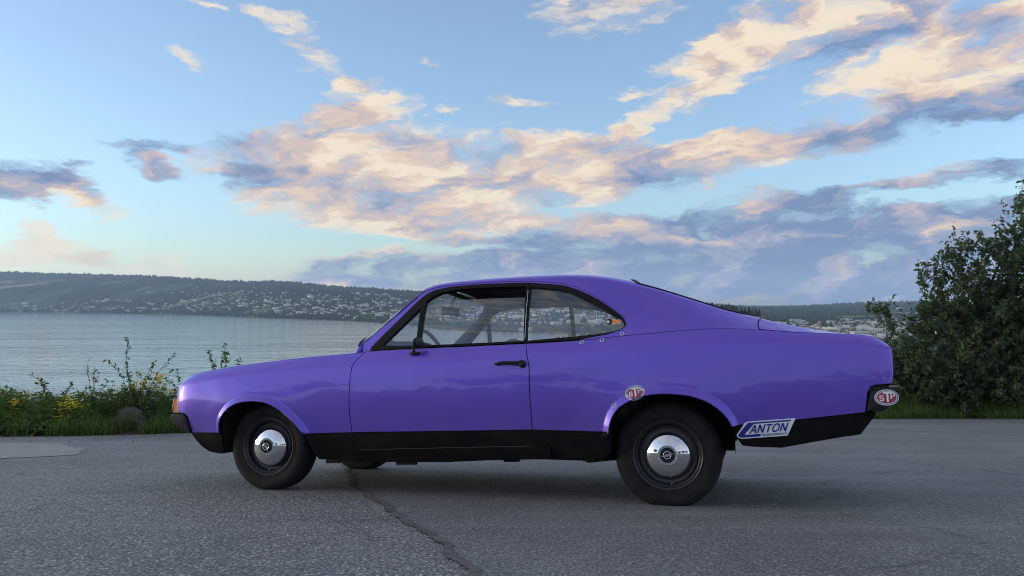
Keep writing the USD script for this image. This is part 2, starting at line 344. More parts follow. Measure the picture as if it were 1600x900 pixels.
def _sections():
    t=np.linspace(0,1,NS//2+1)
    V=[];Z=[]
    for u in _ug:
        vb=float(side_v(u,belt_z(u),False))-.004; zb=float(belt_z(u))
        vr,zr,zt,e=float(rail_v(u)),float(rail_z(u)),float(top_z(u)),float(top_e(u))
        zr=max(zr,zb+.004); zt=max(zt,zr+.002)
        vs=vb-(vb-vr)*t+.016*np.sin(np.pi*t)*min(1,(zr-zb)/.3); zs=zb+(zr-zb)*t
        a=np.linspace(0,1,NS-len(t)+1)[1:]
        x=1-a; vt=vr*x; ztop=zr+(zt-zr)*(1-x**2.3)**e
        # even spacing along the top arc
        pv=np.r_[vs[-1],vt]; 
        xs=np.cos(np.linspace(0,np.pi/2,400)); vv=vr*xs; zz=zr+(zt-zr)*np.maximum(0,1-xs**2.3)**e
        L=np.r_[0,np.cumsum(np.hypot(np.diff(vv),np.diff(zz)))]; k=np.linspace(0,L[-1],NS-len(t)+1)[1:]
        v=np.r_[vs,np.interp(k,L,vv)]; z=np.r_[zs,np.interp(k,L,zz)]
        # round the rail: mirror at the centre so that the filter keeps it
        ve=np.r_[2*v[0]-v[20:0:-1],v,-v[-2:-22:-1]]; ze=np.r_[2*z[0]-z[20:0:-1],z,z[-2:-22:-1]]
        ve=gaussian_filter1d(ve,2.6); ze=gaussian_filter1d(ze,2.6)
        V.append(ve[20:20+NS]); Z.append(ze[20:20+NS])
    return np.array(V),np.array(Z)
_GV,_GZ=_sections()
_GV=gaussian_filter1d(_GV,1.5,axis=0,mode='nearest'); _GZ=gaussian_filter1d(_GZ,1.5,axis=0,mode='nearest')
_sg=np.linspace(0,2,NS)
_fv=RectBivariateSpline(_ug,_sg,_GV); _fz=RectBivariateSpline(_ug,_sg,_GZ)
def green(u,s,side=-1):
    u,s=np.broadcast_arrays(np.asarray(u,float),np.asarray(s,float))
    return np.stack([u,side*_fv.ev(u,s),_fz.ev(u,s)],-1)
def s_of_z(u,z):
    u,z=np.broadcast_arrays(np.asarray(u,float),np.asarray(z,float))
    lo=np.zeros(u.shape); hi=np.full(u.shape,2.0)
    for _ in range(40):
        m=(lo+hi)/2; b=_fz.ev(u,m)<z; lo=np.where(b,m,lo); hi=np.where(b,hi,m)
    return (lo+hi)/2
def green_v(u,z): return _fv.ev(u,s_of_z(u,z))

# ------------------------------------------------------------------ materials of the car
def make_paint():
    g = NG()
    tc = '@' + g.n('texture_coordinate') + '.object'
    fl = '@' + g.n('white_noise_texture', dimensions='3D', vector=g.vm('snap', tc, (.0016, .0016, .0016))) + '.value'
    dirt = g.noise(tc, 3.0, 6.0, 0.65)
    s = g.n('separate_xyz', vector=tc)
    low = g.maprange('@%s.z' % s, 0.36, 0.62, 1.0, 0.0)
    dust = g.m('multiply', g.m('multiply', g.maprange(dirt, 0.42, 0.75), low), 0.5)
    base = g.mixc(dust, (0.116, 0.068, 0.49), (0.16, 0.12, 0.30))
    rough = g.m('multiply_add', fl, 0.05, 0.30)
    wav = '@' + g.n('bump', height=g.noise(g.vm('multiply', tc, (1.0, 1.0, 2.2)), 3.2, 2.0, 0.5), strength=0.14, distance=0.03) + '.normal'
    b = g.n('principled_bsdf', base_color=base, metallic=0.55, roughness=rough, coat_weight=0.8, coat_roughness=g.m('multiply_add', dust, 0.25, 0.07), coat_ior=1.55, coat_normal=wav, normal=wav)
    return g.make('/World/Looks/purple_metallic_paint', surface='@%s.BSDF' % b)
def make_glass(name, tint, refl, smear=0.0):
    g = NG()
    tc = '@' + g.n('texture_coordinate') + '.object'
    fc_ = '@' + g.n('layer_weight', blend=0.5) + '.facing'      # the same from both sides of the pane
    fr = g.m('multiply', g.m('multiply_add', g.m('power', fc_, 5.0), 0.96, 0.04), refl, clamp=True)
    t = g.n('transparent_bsdf', color=tint); gl = g.n('glossy_bsdf', color=(1, 1, 1), roughness=0.01)
    mx = g.n('mix_closure', fac=fr, closure1='@%s.BSDF' % t, closure2='@%s.BSDF' % gl)
    d = g.n('diffuse_bsdf', color=(.38, .48, .60))
    f = g.maprange(g.noise(g.vm('multiply', tc, (1, 1, .6)), 9.0, 6.0, 0.7), 0.35, 0.8, smear * .5, smear)
    m2 = g.n('mix_closure', fac=f, closure1='@%s.closure' % mx, closure2='@%s.BSDF' % d)
    return g.make('/World/Looks/' + name, surface='@%s.closure' % m2)
def make_tyre():
    g = NG(); tc = '@' + g.n('texture_coordinate') + '.object'
    f = g.noise(tc, 14.0, 6.0, 0.65)
    col = g.mixc(g.maprange(f, 0.38, 0.72), (0.006, 0.0065, 0.0075), (0.018, 0.018, 0.019))
    bp = '@' + g.n('bump', height=g.noise(tc, 160.0, 3.0, 0.6), strength=0.25, distance=0.002) + '.normal'
    b = g.n('principled_bsdf', base_color=col, roughness=0.68, specular_ior_level=0.16, normal=bp)
    return g.make('/World/Looks/tyre_rubber', surface='@%s.BSDF' % b)
def make_black_paint():
    g = NG(); tc = '@' + g.n('texture_coordinate') + '.object'
    f = g.noise(g.vm('multiply', tc, (1, 1, 2.5)), 8.0, 8.0, 0.7)
    chips = g.maprange(g.noise(tc, 42.0, 5.0, 0.7), 0.66, 0.76, 0.0, 0.30)
    col = g.mixc(g.maprange(f, 0.45, 0.8), (0.002, 0.002, 0.003), (0.008, 0.0078, 0.0075))
    col = g.mixc(chips, col, (0.10, 0.095, 0.09))
    b = g.n('principled_bsdf', base_color=col, roughness=g.maprange(f, 0.3, 0.7, 0.42, 0.62), specular_ior_level=0.12)
    return g.make('/World/Looks/black_lower_paint', surface='@%s.BSDF' % b)
PAINT, TYRE, BLACK = make_paint(), make_tyre(), make_black_paint()
SATIN = simple('satin_black', (0.006, 0.006, 0.007), 0.33, spec=0.3)
RUBBER = simple('black_rubber', (0.005, 0.005, 0.006), 0.5, spec=0.15)
RIM = simple('black_rim_paint', (0.010, 0.011, 0.013), 0.30, spec=0.5)
MIRROR = simple('dim_mirror', (0.10, 0.11, 0.12), 0.08, metal=1.0)
CHROME = simple('chrome', (0.82, 0.83, 0.85), 0.055, metal=1.0)
STEEL = simple('dull_steel', (0.35, 0.35, 0.36), 0.35, metal=1.0)
TRIM = simple('cabin_lining', (0.075, 0.075, 0.08), 0.9)
DASH = simple('dashboard_vinyl', (0.03, 0.03, 0.033), 0.6)
SEATM = simple('seat_vinyl', (0.035, 0.032, 0.032), 0.6, vary=(6, .2))
UNDER = simple('underbody_black', (0.010, 0.010, 0.010), 0.85, spec=0.2)
GLASS = make_glass('side_glass', (0.92, 0.95, 0.96), 2.3, 0.06)
WGLASS = make_glass('windscreen_glass', (0.92, 0.96, 0.96), 1.3, 0.01)
AMBER = simple('amber_lens', (0.85, 0.22, 0.01), 0.18, coat=0.5)
REDL = simple('red_lens', (0.45, 0.01, 0.01), 0.15, coat=0.5)
LAMPG = simple('headlamp_glass', (0.75, 0.78, 0.80), 0.08)
WHITE = simple('sticker_white', (0.58, 0.62, 0.68), 0.4)
BLUE = simple('sticker_blue', (0.012, 0.018, 0.20), 0.4)
RED = simple('sticker_red', (0.24, 0.02, 0.06), 0.4)
INK = simple('sticker_black', (0.01, 0.01, 0.012), 0.35)
ORANGE = simple('sticker_orange', (0.80, 0.20, 0.04), 0.4)
PALE = simple('sticker_pale_blue', (0.30, 0.42, 0.62), 0.4)

# ------------------------------------------------------------------ the car. Its own axes: x from the front axle to the tail, y to its right, z up
cw, sw = math.cos(-0.280), math.sin(-0.280)
_g0 = (-(cw * 3.108 + sw * 5.596), -(sw * 3.108 - cw * 5.596))
ux = onground(cw, sw) ; uy = onground(-sw, cw); uz = onground(0, 0, 1)
M4 = np.eye(4); M4[:3, 0], M4[:3, 1], M4[:3, 2], M4[:3, 3] = ux, uy, uz, onground(_g0[0], _g0[1], 0.004)
CAR = thing('coupe_car', 'purple metallic fastback coupe with black sills and chrome hubcaps parked on the asphalt', 'car', mat4=M4)
def both(name, mesh, mat, label=None, parent=CAR):
    a = put(parent, name, mesh, mat, label=label); b = put(parent, name, mirror(mesh), mat); return a, b
def SD(a, b): return side(a, b)
def top_edge(u0, u1, n=60, d=0.0): 
    u = np.linspace(u0, u1, n); return list(zip(u, belt_z(u) + d))

F_LINE = [(.660, .392), (.651, .462), (.646, .544), (.647, .667), (.650, .766), (.658, .823), (.690, .872), (.728, .917)]
R_LINE = [(1.869, .427), (1.864, .53), (1.859, .631), (1.856, .785), (1.840, .87), (1.817, .9545)]
af, ar = dense(ARCH_F, .012), dense(ARCH_R, .012)
fender = Polygon([(-.590, .370)] + [tuple(p) for p in af] + [(.345, .379)] + [tuple(p) for p in dense(F_LINE, .02)] + top_edge(.728, -.66)
                 + [(-.705, .745), (-.732, .718), (-.747, .683), (-.757, .645), (-.757, .603), (-.738, .600), (-.727, .507), (-.650, .503), (-.618, .480)])
door = Polygon([tuple(p) for p in dense(F_LINE, .02)][::-1] + [(1.27, .410)] + [tuple(p) for p in dense(R_LINE, .02)] + top_edge(1.817, .728))
quarter = Polygon([tuple(p) for p in dense(R_LINE, .02)][::-1] + [(2.325, .422)] + [tuple(p) for p in ar] + [(3.069, .472), (3.342, .499), (3.655, .537), (3.742, .548), (3.757, .655), (3.772, .688), (3.80, .697), (3.888, .704)]
                  + [(3.897, .76), (3.899, .83), (3.899, .895)] + top_edge(3.88, 1.817))
def crease_lines():
    u = np.linspace(-.76, 3.9, 500); out = [list(zip(u, crease_z(u)))]
    for a in (ARCH_F, ARCH_R):
        r = np.array(LineString(dense(a, .004)).offset_curve(LIP).coords); out += [r]
        r = np.array(LineString(dense(a, .004)).offset_curve(LIP * .5).coords); out += [r]
        r = np.array(LineString(dense(a, .004)).offset_curve(LIP * 1.35).coords); out += [r]
    return out
CREASE = crease_lines()
gap = lambda p: p.buffer(-.0028, join_style=2)
both('front_fender', shell(gap(fender), SD, h=.012, thick=.007, extra=CREASE), PAINT)
d_near, d_far = both('door', shell(gap(door), SD, h=.012, thick=.007, extra=CREASE), PAINT)
both('rear_quarter_panel', shell(gap(quarter), SD, h=.012, thick=.007, extra=CREASE), PAINT)
front_low = Polygon([(-.600, .367), (-.573, .329), (-.528, .277), (-.47, .239), (-.38, .229), (-.340, .230), (-.335, .30), (-.331, .367)])
fender_low = Polygon([(.321, .370), (.345, .376), (.66, .389), (.66, .206), (.46, .207), (.395, .213), (.365, .25)])
rocker = Polygon([(.6625, .388), (1.27, .407), (1.87, .424), (2.325, .419), (2.338, .42), (2.345, .30), (2.30, .272), (2.239, .268), (1.98, .255), (1.98, .333), (1.865, .332), (1.317, .309), (.6625, .281)])
sill = Polygon([(.6625, .2795), (1.317, .3075), (1.865, .3305), (1.978, .332), (1.978, .256), (1.868, .253), (1.585, .241), (1.308, .222), (.87, .212), (.6625, .207)])
rear_low = Polygon([(3.043, .459), (3.069, .469), (3.342, .496), (3.655, .534), (3.742, .545), (3.80, .545), (3.713, .429), (3.664, .420), (3.62, .414), (3.56, .402), (3.454, .381), (3.298, .349), (3.15, .352), (3.09, .358), (3.06, .40)])
both('front_lower_panel', shell(front_low, SD, h=.018, outer=-.001), BLACK, 'black painted lower front panel')
both('fender_lower_panel', shell(fender_low, SD, h=.018, outer=-.001), BLACK)
both('rocker_panel', shell(rocker, SD, h=.02, outer=-.001), BLACK)
both('sill', shell(sill, SD, h=.02, outer=.012, thick=.02), BLACK)
both('rear_lower_panel', shell(rear_low, SD, h=.018, outer=-.001), BLACK, 'black painted lower rear panel')
both('jacking_cover', shell(sbox(1.995, .300, 2.105, .345).buffer(-.004).buffer(.004), SD, h=.02, outer=.003, thick=.006), BLACK, 'small rectangular cover on the sill')
for u_, z_, l_ in ((.50, .206, .10), (1.02, .209, .14), (1.72, .245, .10), (2.20, .262, .07)):
    put(CAR, 'sill_bracket', moved(rbox((l_, .03, .022), .004, 1), (u_, -.77, z_ - .006), (0, -.03, 0)), UNDER)
# worn edge along the sill
st = [(.70, .2825), (1.317, .3088), (1.865, .3315)]
e = np.array(dense(st, .05, False)); q = side(e[:, 0], e[:, 1]); q[:, 1] -= .0115
put(CAR, 'sill_edge', tube(q, .0012, 6), simple('worn_edge', (0.10, 0.10, 0.10), 0.4, metal=.6), label='thin worn edge of the sill')

# bonnet and cowl: from fender to fender
def HD(a, b):
    """a: u, b: across from -1 to 1"""
    vb = side_v(a, belt_z(a)); y = b * vb
    dist = (1 - np.abs(b)) * vb
    z = belt_z(a) + .009 * (1 - np.exp(-dist / .018)) + .010 * (1 - b * b) * np.clip((a + .76) / .3, 0, 1)
    return np.stack([a, y, z], -1)
def hood_end(b): return .655 - .125 * (1 - np.abs(b) ** 2.2)
bb = np.linspace(-1, 1, 41)
hood = Polygon([(-.735, -1), *[(float(hood_end(x)), float(x)) for x in bb], (-.735, 1), *[(-.735 - .012 * (1 - x * x), x) for x in bb[::-1]]]).buffer(0)
put(CAR, 'bonnet', shell(hood, HD, h=.022, thick=.006, scale=(1, .8)), PAINT)
cowl = Polygon([*[(float(hood_end(x)) + .004, float(x)) for x in bb], *[(float(hood_end(x)) + .10, float(x)) for x in bb[::-1]]])
put(CAR, 'cowl_panel', shell(cowl, HD, h=.03, outer=-.006, thick=.006, scale=(1, .8)), SATIN)

# cross panels that close the nose and the tail
def cross(curve, inset, n=24, bulge=0.0):
    c = np.array(dense(curve, .02, False)); y = np.linspace(-1, 1, n)
    hw = np.maximum(.3, side_v(c[:, 0], c[:, 1], False) - inset)
    X = c[:, 0][:, None] + bulge * (1 - y[None] ** 2); Y = hw[:, None] * y[None]; Z = np.repeat(c[:, 1][:, None], n, 1)
    V = np.stack([X, Y, Z], -1).reshape(-1, 3); F = []
    for i in range(len(c) - 1):
        for j in range(n - 1):
            a = i * n + j; F += [[a, a + 1, a + n + 1], [a, a + n + 1, a + n]]
    return trimesh.Trimesh(V, F, process=False)
put(CAR, 'nose_panel', cross([(-.735, .722), (-.747, .690), (-.755, .655), (-.755, .60), (-.745, .55), (-.735, .505)], .004, bulge=-.02), PAINT)
gr = [rbox((.02, 1.02, .012), .004, 1) for _ in range(6)]
GR = [put(CAR, 'grille_bar', moved(m, (-.772, 0, .535 + .026 * i)), SATIN) for i, m in enumerate(gr)]
for s in (-1, 1): put(CAR, 'headlight', moved(rbox((.05, .17, .13), .03, 2), (-.772, s * .60, .60)), LAMPG)
put(CAR, 'front_valance', cross([(-.62, .40), (-.600, .367), (-.573, .329), (-.528, .277), (-.47, .239), (-.38, .229), (-.3, .24)], .002), BLACK)
put(CAR, 'tail_panel', cross([(3.885, .915), (3.893, .88), (3.893, .76), (3.88, .70), (3.79, .64), (3.76, .55)], .003, bulge=.012), SATIN)
for s in (-1, 1): put(CAR, 'tail_light', moved(rbox((.03, .30, .10), .012, 2), (3.890, s * .52, .81)), REDL)
put(CAR, 'rear_valance', cross([(3.79, .55), (3.713, .430), (3.664, .424), (3.56, .404), (3.454, .384), (3.30, .352)], .004), BLACK)
def bumper(prof, v, name, r=.014):
    pg = Polygon(prof).buffer(-.006).buffer(.006); steps = [(v - .035, 0), (v - .014, .0015), (v - .004, .006), (v, .014)]
    rings = []
    for y, s in [(-y, s) for y, s in steps[::-1]] + steps:
        p = pg.buffer(-s); ring = shapely.geometry.polygon.orient(p).exterior
        t = np.linspace(0, 1, 90, endpoint=False)
        start = ring.project(Point(pg.bounds[0], pg.centroid.y)) / ring.length
        rings.append(np.array([[*ring.interpolate((start + k) % 1, normalized=True).coords[0], y] for k in t]))
    V = np.vstack([np.stack([r[:, 0], r[:, 2], r[:, 1]], 1) for r in rings]); n = 90; F = []
    for i in range(len(rings) - 1):
        for j in range(n): a, b = i * n + j, i * n + (j + 1) % n; F += [[a, b, b + n], [a, b + n, a + n]]
    for k, fl in ((0, 1), (len(rings) - 1, 0)):
        V = np.vstack([V, V[k * n:(k + 1) * n].mean(0)]); c = len(V) - 1
        for j in range(n): a, b = k * n + j, k * n + (j + 1) % n; F.append([c, b, a] if fl else [c, a, b])
    m = trimesh.Trimesh(V, F, process=False); trimesh.repair.fix_normals(m); return put(CAR, name, m, SATIN, smooth=32)
bumper([(3.770, .664), (3.83, .684), (3.923, .694), (3.920, .655), (3.904, .603), (3.825, .552), (3.745, .552)], .842, 'rear_bumper')
bumper([(-.762, .493), (-.757, .460), (-.725, .420), (-.676, .390), (-.629, .378), (-.592, .374), (-.622, .476), (-.650, .500), (-.70, .499)], .815, 'front_bumper')
sig = [(-.735, .507), (-.7415, .598), (-.764, .600), (-.768, .55), (-.762, .507)]
for s in (-1, 1):
    m = trimesh.creation.extrude_polygon(Polygon(sig).buffer(-.003).buffer(.003), .10, engine='earcut')
    m = trimesh.Trimesh(np.stack([m.vertices[:, 0], m.vertices[:, 2], m.vertices[:, 1]], 1), m.faces[:, ::-1], process=False)
    m.apply_translation((0, -.768 if s < 0 else .668, 0)); put(CAR, 'turn_signal', m, AMBER, label='amber front turn signal')

for s in (-1, 1):
    q = np.array([(-.738, 0, .602), (-.768, 0, .604), (-.772, 0, .55), (-.766, 0, .504), (-.731, 0, .504), (-.738, 0, .602)]); q[:, 1] = s * .7695
    put(CAR, 'signal_bezel', tube(q, .0022, 6), STEEL)
# greenhouse: roof with its pillars, glass all round
def GN(a, b):
    b = np.asarray(b, float); f = b > 2
    p = green(a, np.where(f, 4 - b, b)); p[..., 1] = np.where(f, -p[..., 1], p[..., 1]); return p
GS = (1, .62)
def to_s(pts): 
    a = np.array(pts, float); return list(zip(a[:, 0], s_of_z(a[:, 0], a[:, 1])))
W_TOP = [(2.437, 1.066), (2.418, 1.101), (2.36, 1.152), (2.243, 1.233), (2.132, 1.288), (2.02, 1.326), (1.878, 1.343), (1.803, 1.351), (1.571, 1.354), (1.337, 1.347), (1.185, 1.329), (1.123, 1.306), (1.085, 1.281), (.933, 1.129), (.755, .941)]
W_BOT = [(.755, .90), (1.1, .90), (1.8, .92), (2.10, .95), (2.184, .978), (2.325, 1.002), (2.406, 1.028), (2.434, 1.052)]
clean = lambda p: shapely.set_precision(Polygon(p).buffer(0), 1e-5)
outer = clean(to_s(dense(W_TOP, .01)) + to_s(dense(W_BOT, .01, False)))
outer = unary_union([outer, sbox(.75, -.2, 2.12, .03)])
vent_g = clean(to_s(dense([(.838, .955), (1.079, 1.201), (1.077, .951), (.838, .955)], .01, False)))
door_o = clean(to_s(dense([(1.104, .951), (1.112, 1.245), (1.154, 1.276), (1.21, 1.304), (1.341, 1.323), (1.574, 1.328), (1.785, 1.327), (1.799, .971), (1.385, .959), (1.104, .951)], .01, False)))
door_g = clean(to_s(dense([(1.100, .951), (1.108, 1.205), (1.15, 1.232), (1.25, 1.250), (1.5, 1.257), (1.79, 1.257), (1.803, .971), (1.385, .959), (1.100, .951)], .01, False)))
quar_g = clean(to_s(dense([(1.819, 1.319), (1.948, 1.306), (2.06, 1.283), (2.171, 1.231), (2.282, 1.170), (2.375, 1.109), (2.419, 1.076), (2.423, 1.050), (2.386, 1.026), (2.289, 1.008), (2.149, .994), (1.971, .982), (1.82, .971), (1.819, 1.319)], .008)))
screen = Polygon([(.665, .925), (.70, .91), (.85, .925), (1.02, .955), (1.055, 1.0), (1.085, 1.09), (1.11, 1.4), (1.125, 2), (1.11, 2.6), (1.085, 2.91), (1.055, 3.0), (1.02, 3.045), (.85, 3.075), (.70, 3.09), (.665, 3.075), (.645, 2.7), (.61, 2.35), (.585, 2), (.61, 1.65), (.645, 1.3)]).buffer(.03).buffer(-.03)
backlight = Polygon([(2.50, 1.09), (3.10, 1.06), (3.165, 1.2), (3.18, 2), (3.165, 2.8), (3.10, 2.94), (2.50, 2.91), (2.45, 2.7), (2.43, 2), (2.45, 1.3)]).buffer(.03).buffer(-.03)
flip_s = lambda p: affinity.affine_transform(p, [1, 0, 0, -1, 0, 4])
cut = [(3.203, -.02), (3.199, .25), (3.197, .5), (3.204, .8), (3.219, 1.05), (3.225, 2)]
cutline = cut + [(u, 4 - s) for u, s in cut[::-1]][1:]
screen_cut, back_cut = screen.buffer(.012), backlight.buffer(.020)
nose_s = [(.70, .02), (.69, .9), (.66, 1.0), (.64, 1.3), (.55, 1.65), (.50, 2), (.55, 2.35), (.64, 2.7), (.66, 3.0), (.69, 3.1), (.70, 3.98)]
roof = Polygon(nose_s[::-1] + [(.70, .002)] + [(u, max(s, .002)) for u, s in cutline[:1]] + [(u, min(max(s, .002), 3.998)) for u, s in cutline] + [(.70, 3.998)]).buffer(0)
roof = roof.difference(unary_union([sbox(.2, .95, .76, 3.05), screen_cut, back_cut, outer, flip_s(outer)])).buffer(-.0015).buffer(.0005)
roof = max(roof.geoms, key=lambda p: p.area) if hasattr(roof, 'geoms') else roof
put(CAR, 'roof_panel', shell(roof, GN, h=.015, thick=.007, scale=GS), PAINT)
put(CAR, 'cabin_lining', shell(roof.buffer(.004), GN, h=.03, outer=-.012, thick=.016, scale=GS), TRIM)
sl = np.array(dense([(.70, .925), (.657, 1.0), (.637, 1.3), (.602, 1.65), (.577, 2), (.602, 2.35), (.637, 2.7), (.657, 3.0), (.70, 3.075)], .03)); up_ = GN(sl[:, 0], sl[:, 1]); up_[:, 2] += .004
dn = up_.copy(); dn[:, 0] -= .035; dn[:, 2] = belt_z(dn[:, 0]) + .002; n_ = len(sl)
put(CAR, 'scuttle_panel', trimesh.Trimesh(np.vstack([up_, dn]), [f for i in range(n_ - 1) for f in ([i, i + 1, n_ + i], [i + 1, n_ + i + 1, n_ + i])], process=False), PAINT, smooth=True)
ws = put(CAR, 'windscreen', shell(screen.buffer(.004), GN, h=.03, outer=-.004, thick=.004, scale=GS, walls=False, back=False), WGLASS)
put(CAR, 'windscreen_seal', shell(screen_cut.difference(screen), GN, h=.014, outer=.0015, thick=.012, scale=GS), RUBBER)
put(CAR, 'rear_window', shell(backlight.buffer(.004), GN, h=.03, outer=-.004, thick=.004, scale=GS, walls=False, back=False), WGLASS)
put(CAR, 'rear_window_seal', shell(back_cut.difference(backlight), GN, h=.014, outer=.006, thick=.016, scale=GS), RUBBER)
lid = Polygon([(u + .006, min(max(s, .06), 3.94)) for u, s in cutline] + [(3.87, 3.94), (3.885, 3.5), (3.887, 2), (3.885, .5), (3.87, .06)])
put(CAR, 'boot_lid', shell(lid, GN, h=.02, thick=.006, scale=GS), PAINT)
frame = outer.intersection(sbox(.7, .012, 2.5, 2))
opening = unary_union([vent_g, door_o, quar_g])
fr_d = frame.difference(opening).intersection(sbox(.7, -1, 1.808, 3)).buffer(-.0008)
fr_q = frame.difference(opening).intersection(sbox(1.811, -1, 2.6, 3)).buffer(-.0008)
for k, nm in ((fr_d, 'door_window_frame'), (fr_q, 'quarter_window_frame')):
    m = shell(k, GN, h=.011, outer=.002, thick=.030, scale=GS); both(nm, m, RUBBER)
for k, nm in ((vent_g, 'vent_window'), (door_g, 'door_window'), (quar_g, 'quarter_window')):
    m = shell(k.buffer(.004), GN, h=.03, outer=-.014, thick=.004, scale=GS, walls=False, back=False); both(nm, m, GLASS)
# thin bright lines of the divider and the drip rail
e = dense([(1.803, 1.30), (1.806, 1.15), (1.808, .985)], .03, False); q = green(e[:, 0], s_of_z(e[:, 0], e[:, 1])); q[:, 1] -= .003
put(CAR, 'window_divider_strip', tube(q, .0022, 6), STEEL)
e = dense([(.90, 1.157), (1.0, 1.256), (1.07, 1.307), (1.13, 1.333), (1.22, 1.350), (1.36, 1.360), (1.57, 1.367), (1.80, 1.364), (1.90, 1.355), (2.03, 1.338), (2.14, 1.300), (2.25, 1.245), (2.36, 1.164), (2.43, 1.105)], .015)
q = green(e[:, 0], s_of_z(e[:, 0], e[:, 1])); q[:, 1] -= .0005
dr = tube(q, .0045, 6); put(CAR, 'drip_rail', dr, PAINT); put(CAR, 'drip_rail', mirror(with_normals(dr)), PAINT)
# small antenna stub on the roof, and a wiper
put(CAR, 'roof_aerial_stub', cat_(moved(trimesh.creation.cylinder(.006, .02, sections=10), (2.02, .05, 1.455)), moved(trimesh.creation.icosphere(2, .009), (2.02, .05, 1.468))), SATIN)
# cabin
put(CAR, 'underbody', cat_(*[moved(trimesh.creation.box(e), c) for e, c in [((3.45, .86, .16), (1.225, 0, .36)), ((1.92, 1.50, .14), (1.33, 0, .315)), ((.55, 1.50, .08), (3.30, 0, .50)), ((.16, 1.46, .06), (-.46, 0, .33)),
    ((.9, .34, .16), (.25, 0, .27)), ((1.3, .30, .12), (1.2, 0, .28))]]), UNDER)
def tub(arch, u0, z0):
    c = np.array(dense(arch, .03)); c = np.vstack([[c[0, 0], z0], c, [c[-1, 0], z0]]); hw = side_v(c[:, 0], c[:, 1], False) - .012
    o = c + (c - [c[:, 0].mean(), .29]) * .02
    V = np.vstack([np.stack([o[:, 0], -hw, o[:, 1]], 1), np.stack([o[:, 0], -.46 + 0 * hw, o[:, 1]], 1), [[c[:, 0].mean(), -.46, .3]]]); n = len(c); F = []
    for i in range(n - 1): F += [[i, i + 1, i + n + 1], [i, i + n + 1, i + n], [n + i, n + i + 1, 2 * n]]
    return trimesh.Trimesh(V, F, process=False)
for a_, z_ in ((ARCH_F, .25), (ARCH_R, .30)):
    t = tub(a_, 0, z_); put(CAR, 'wheel_house', t, UNDER, smooth=False); put(CAR, 'wheel_house', mirror(with_normals(t, False) if False else (t.vertices, t.faces, np.zeros_like(t.vertices) + [0, 0, 1])), UNDER)
put(CAR, 'dashboard', cat_(moved(rbox((.26, 1.36, .20), .05, 2), (.86, 0, .86)), moved(rbox((.16, .40, .10), .04, 2), (.95, -.36, .915))), DASH)
put(CAR, 'cabin_side', trimesh.creation.box((1.5, .02, .52)).apply_translation((1.50, -.74, .66)), TRIM); put(CAR, 'cabin_side', trimesh.creation.box((1.5, .02, .52)).apply_translation((1.50, .74, .66)), TRIM)
put(CAR, 'parcel_shelf', rbox((.62, 1.40, .03), .01, 1).apply_translation((2.88, 0, .965)), TRIM)
for s in (-1, 1):
    b = put(CAR, 'front_seat', cat_(moved(rbox((.50, .52, .16), .06, 2), (1.36, s * .36, .55)), moved(rbox((.13, .52, .56), .06, 2), (1.63, s * .36, .72), (0, .16, 0))), SEATM)
put(CAR, 'rear_seat', cat_(moved(rbox((.48, 1.30, .16), .06, 2), (2.20, 0, .56)), moved(rbox((.14, 1.30, .44), .06, 2), (2.48, 0, .74), (0, .25, 0))), SEATM)
R_ = trimesh.transformations.euler_matrix(0, math.radians(62), 0)
wh = trimesh.creation.torus(.195, .014, 40, 12); wh.apply_transform(R_); wh.apply_translation((1.045, -.36, .905))
hub = cat_(trimesh.creation.cylinder(.045, .04, sections=24), moved(rbox((.03, .37, .012), .005, 1)), moved(trimesh.creation.cylinder(.02, .35, sections=16), (0, 0, -.18))); hub.apply_transform(R_); hub.apply_translation((1.035, -.36, .895))
sw_ = put(CAR, 'steering_wheel', wh, DASH); put(sw_, 'steering_hub', hub, DASH) if False else put(CAR, 'steering_column', hub, DASH)
put(CAR, 'interior_mirror', moved(rbox((.022, .19, .062), .012, 2), (1.02, -.005, 1.245), (0, .1, -.42)), DASH)
put(CAR, 'interior_mirror_stem', tube([(1.02, 0, 1.255), (1.035, 0, 1.32), (1.06, 0, 1.352)], .006, 8), DASH)
put(CAR, 'sun_visor', cat_(moved(rbox((.02, .46, .15), .008, 1), (1.17, -.34, 1.335), (0, -1.15, 0)), moved(rbox((.02, .46, .15), .008, 1), (1.17, .34, 1.335), (0, -1.15, 0))), TRIM)

# door handle and mirror
def at_side(u, z, off): 
    q = side(np.array([u]), np.array([z]))[0]; n = normals_of(SD, np.array([u]), np.array([z]))[0]; return q + n * off
hb = []
pth = [at_side(u, z, o) for u, z, o in ((1.650, .826, .012), (1.668, .829, .026), (1.70, .830, .031), (1.75, .829, .031), (1.79, .828, .029), (1.812, .827, .024))]
han = tube(pth, [.006, .009, .010, .011, .013, .013], 12)
boss = trimesh.creation.icosphere(3, .0235); boss.apply_scale((1, .9, 1)); boss.apply_translation(at_side(1.811, .825, .012))
foot = trimesh.creation.icosphere(2, .013); foot.apply_scale((1.5, .8, .8)); foot.apply_translation(at_side(1.653, .826, .008))
hn = cat_(han, boss, foot); h1 = put(d_near, 'handle', hn, SATIN); put(d_far, 'handle', mirror(with_normals(hn)), SATIN)
lk = trimesh.creation.torus(.0075, .0018, 20, 6); lk.apply_transform(trimesh.transformations.rotation_matrix(math.pi / 2, (1, 0, 0))); lk.apply_translation(at_side(1.806, .824, .0345))
put(d_near, 'lock_ring', lk, STEEL)
mb = trimesh.creation.icosphere(3, 1.0); mb.apply_scale((.040, .020, .011)); mb.apply_translation((1.088, -.825, .900))
ms = tube([(1.082, -.828, .902), (1.078, -.832, .95), (1.082, -.834, .978), (1.095, -.835, .992), (1.115, -.836, .990)], [.011, .010, .009, .009, .009], 10)
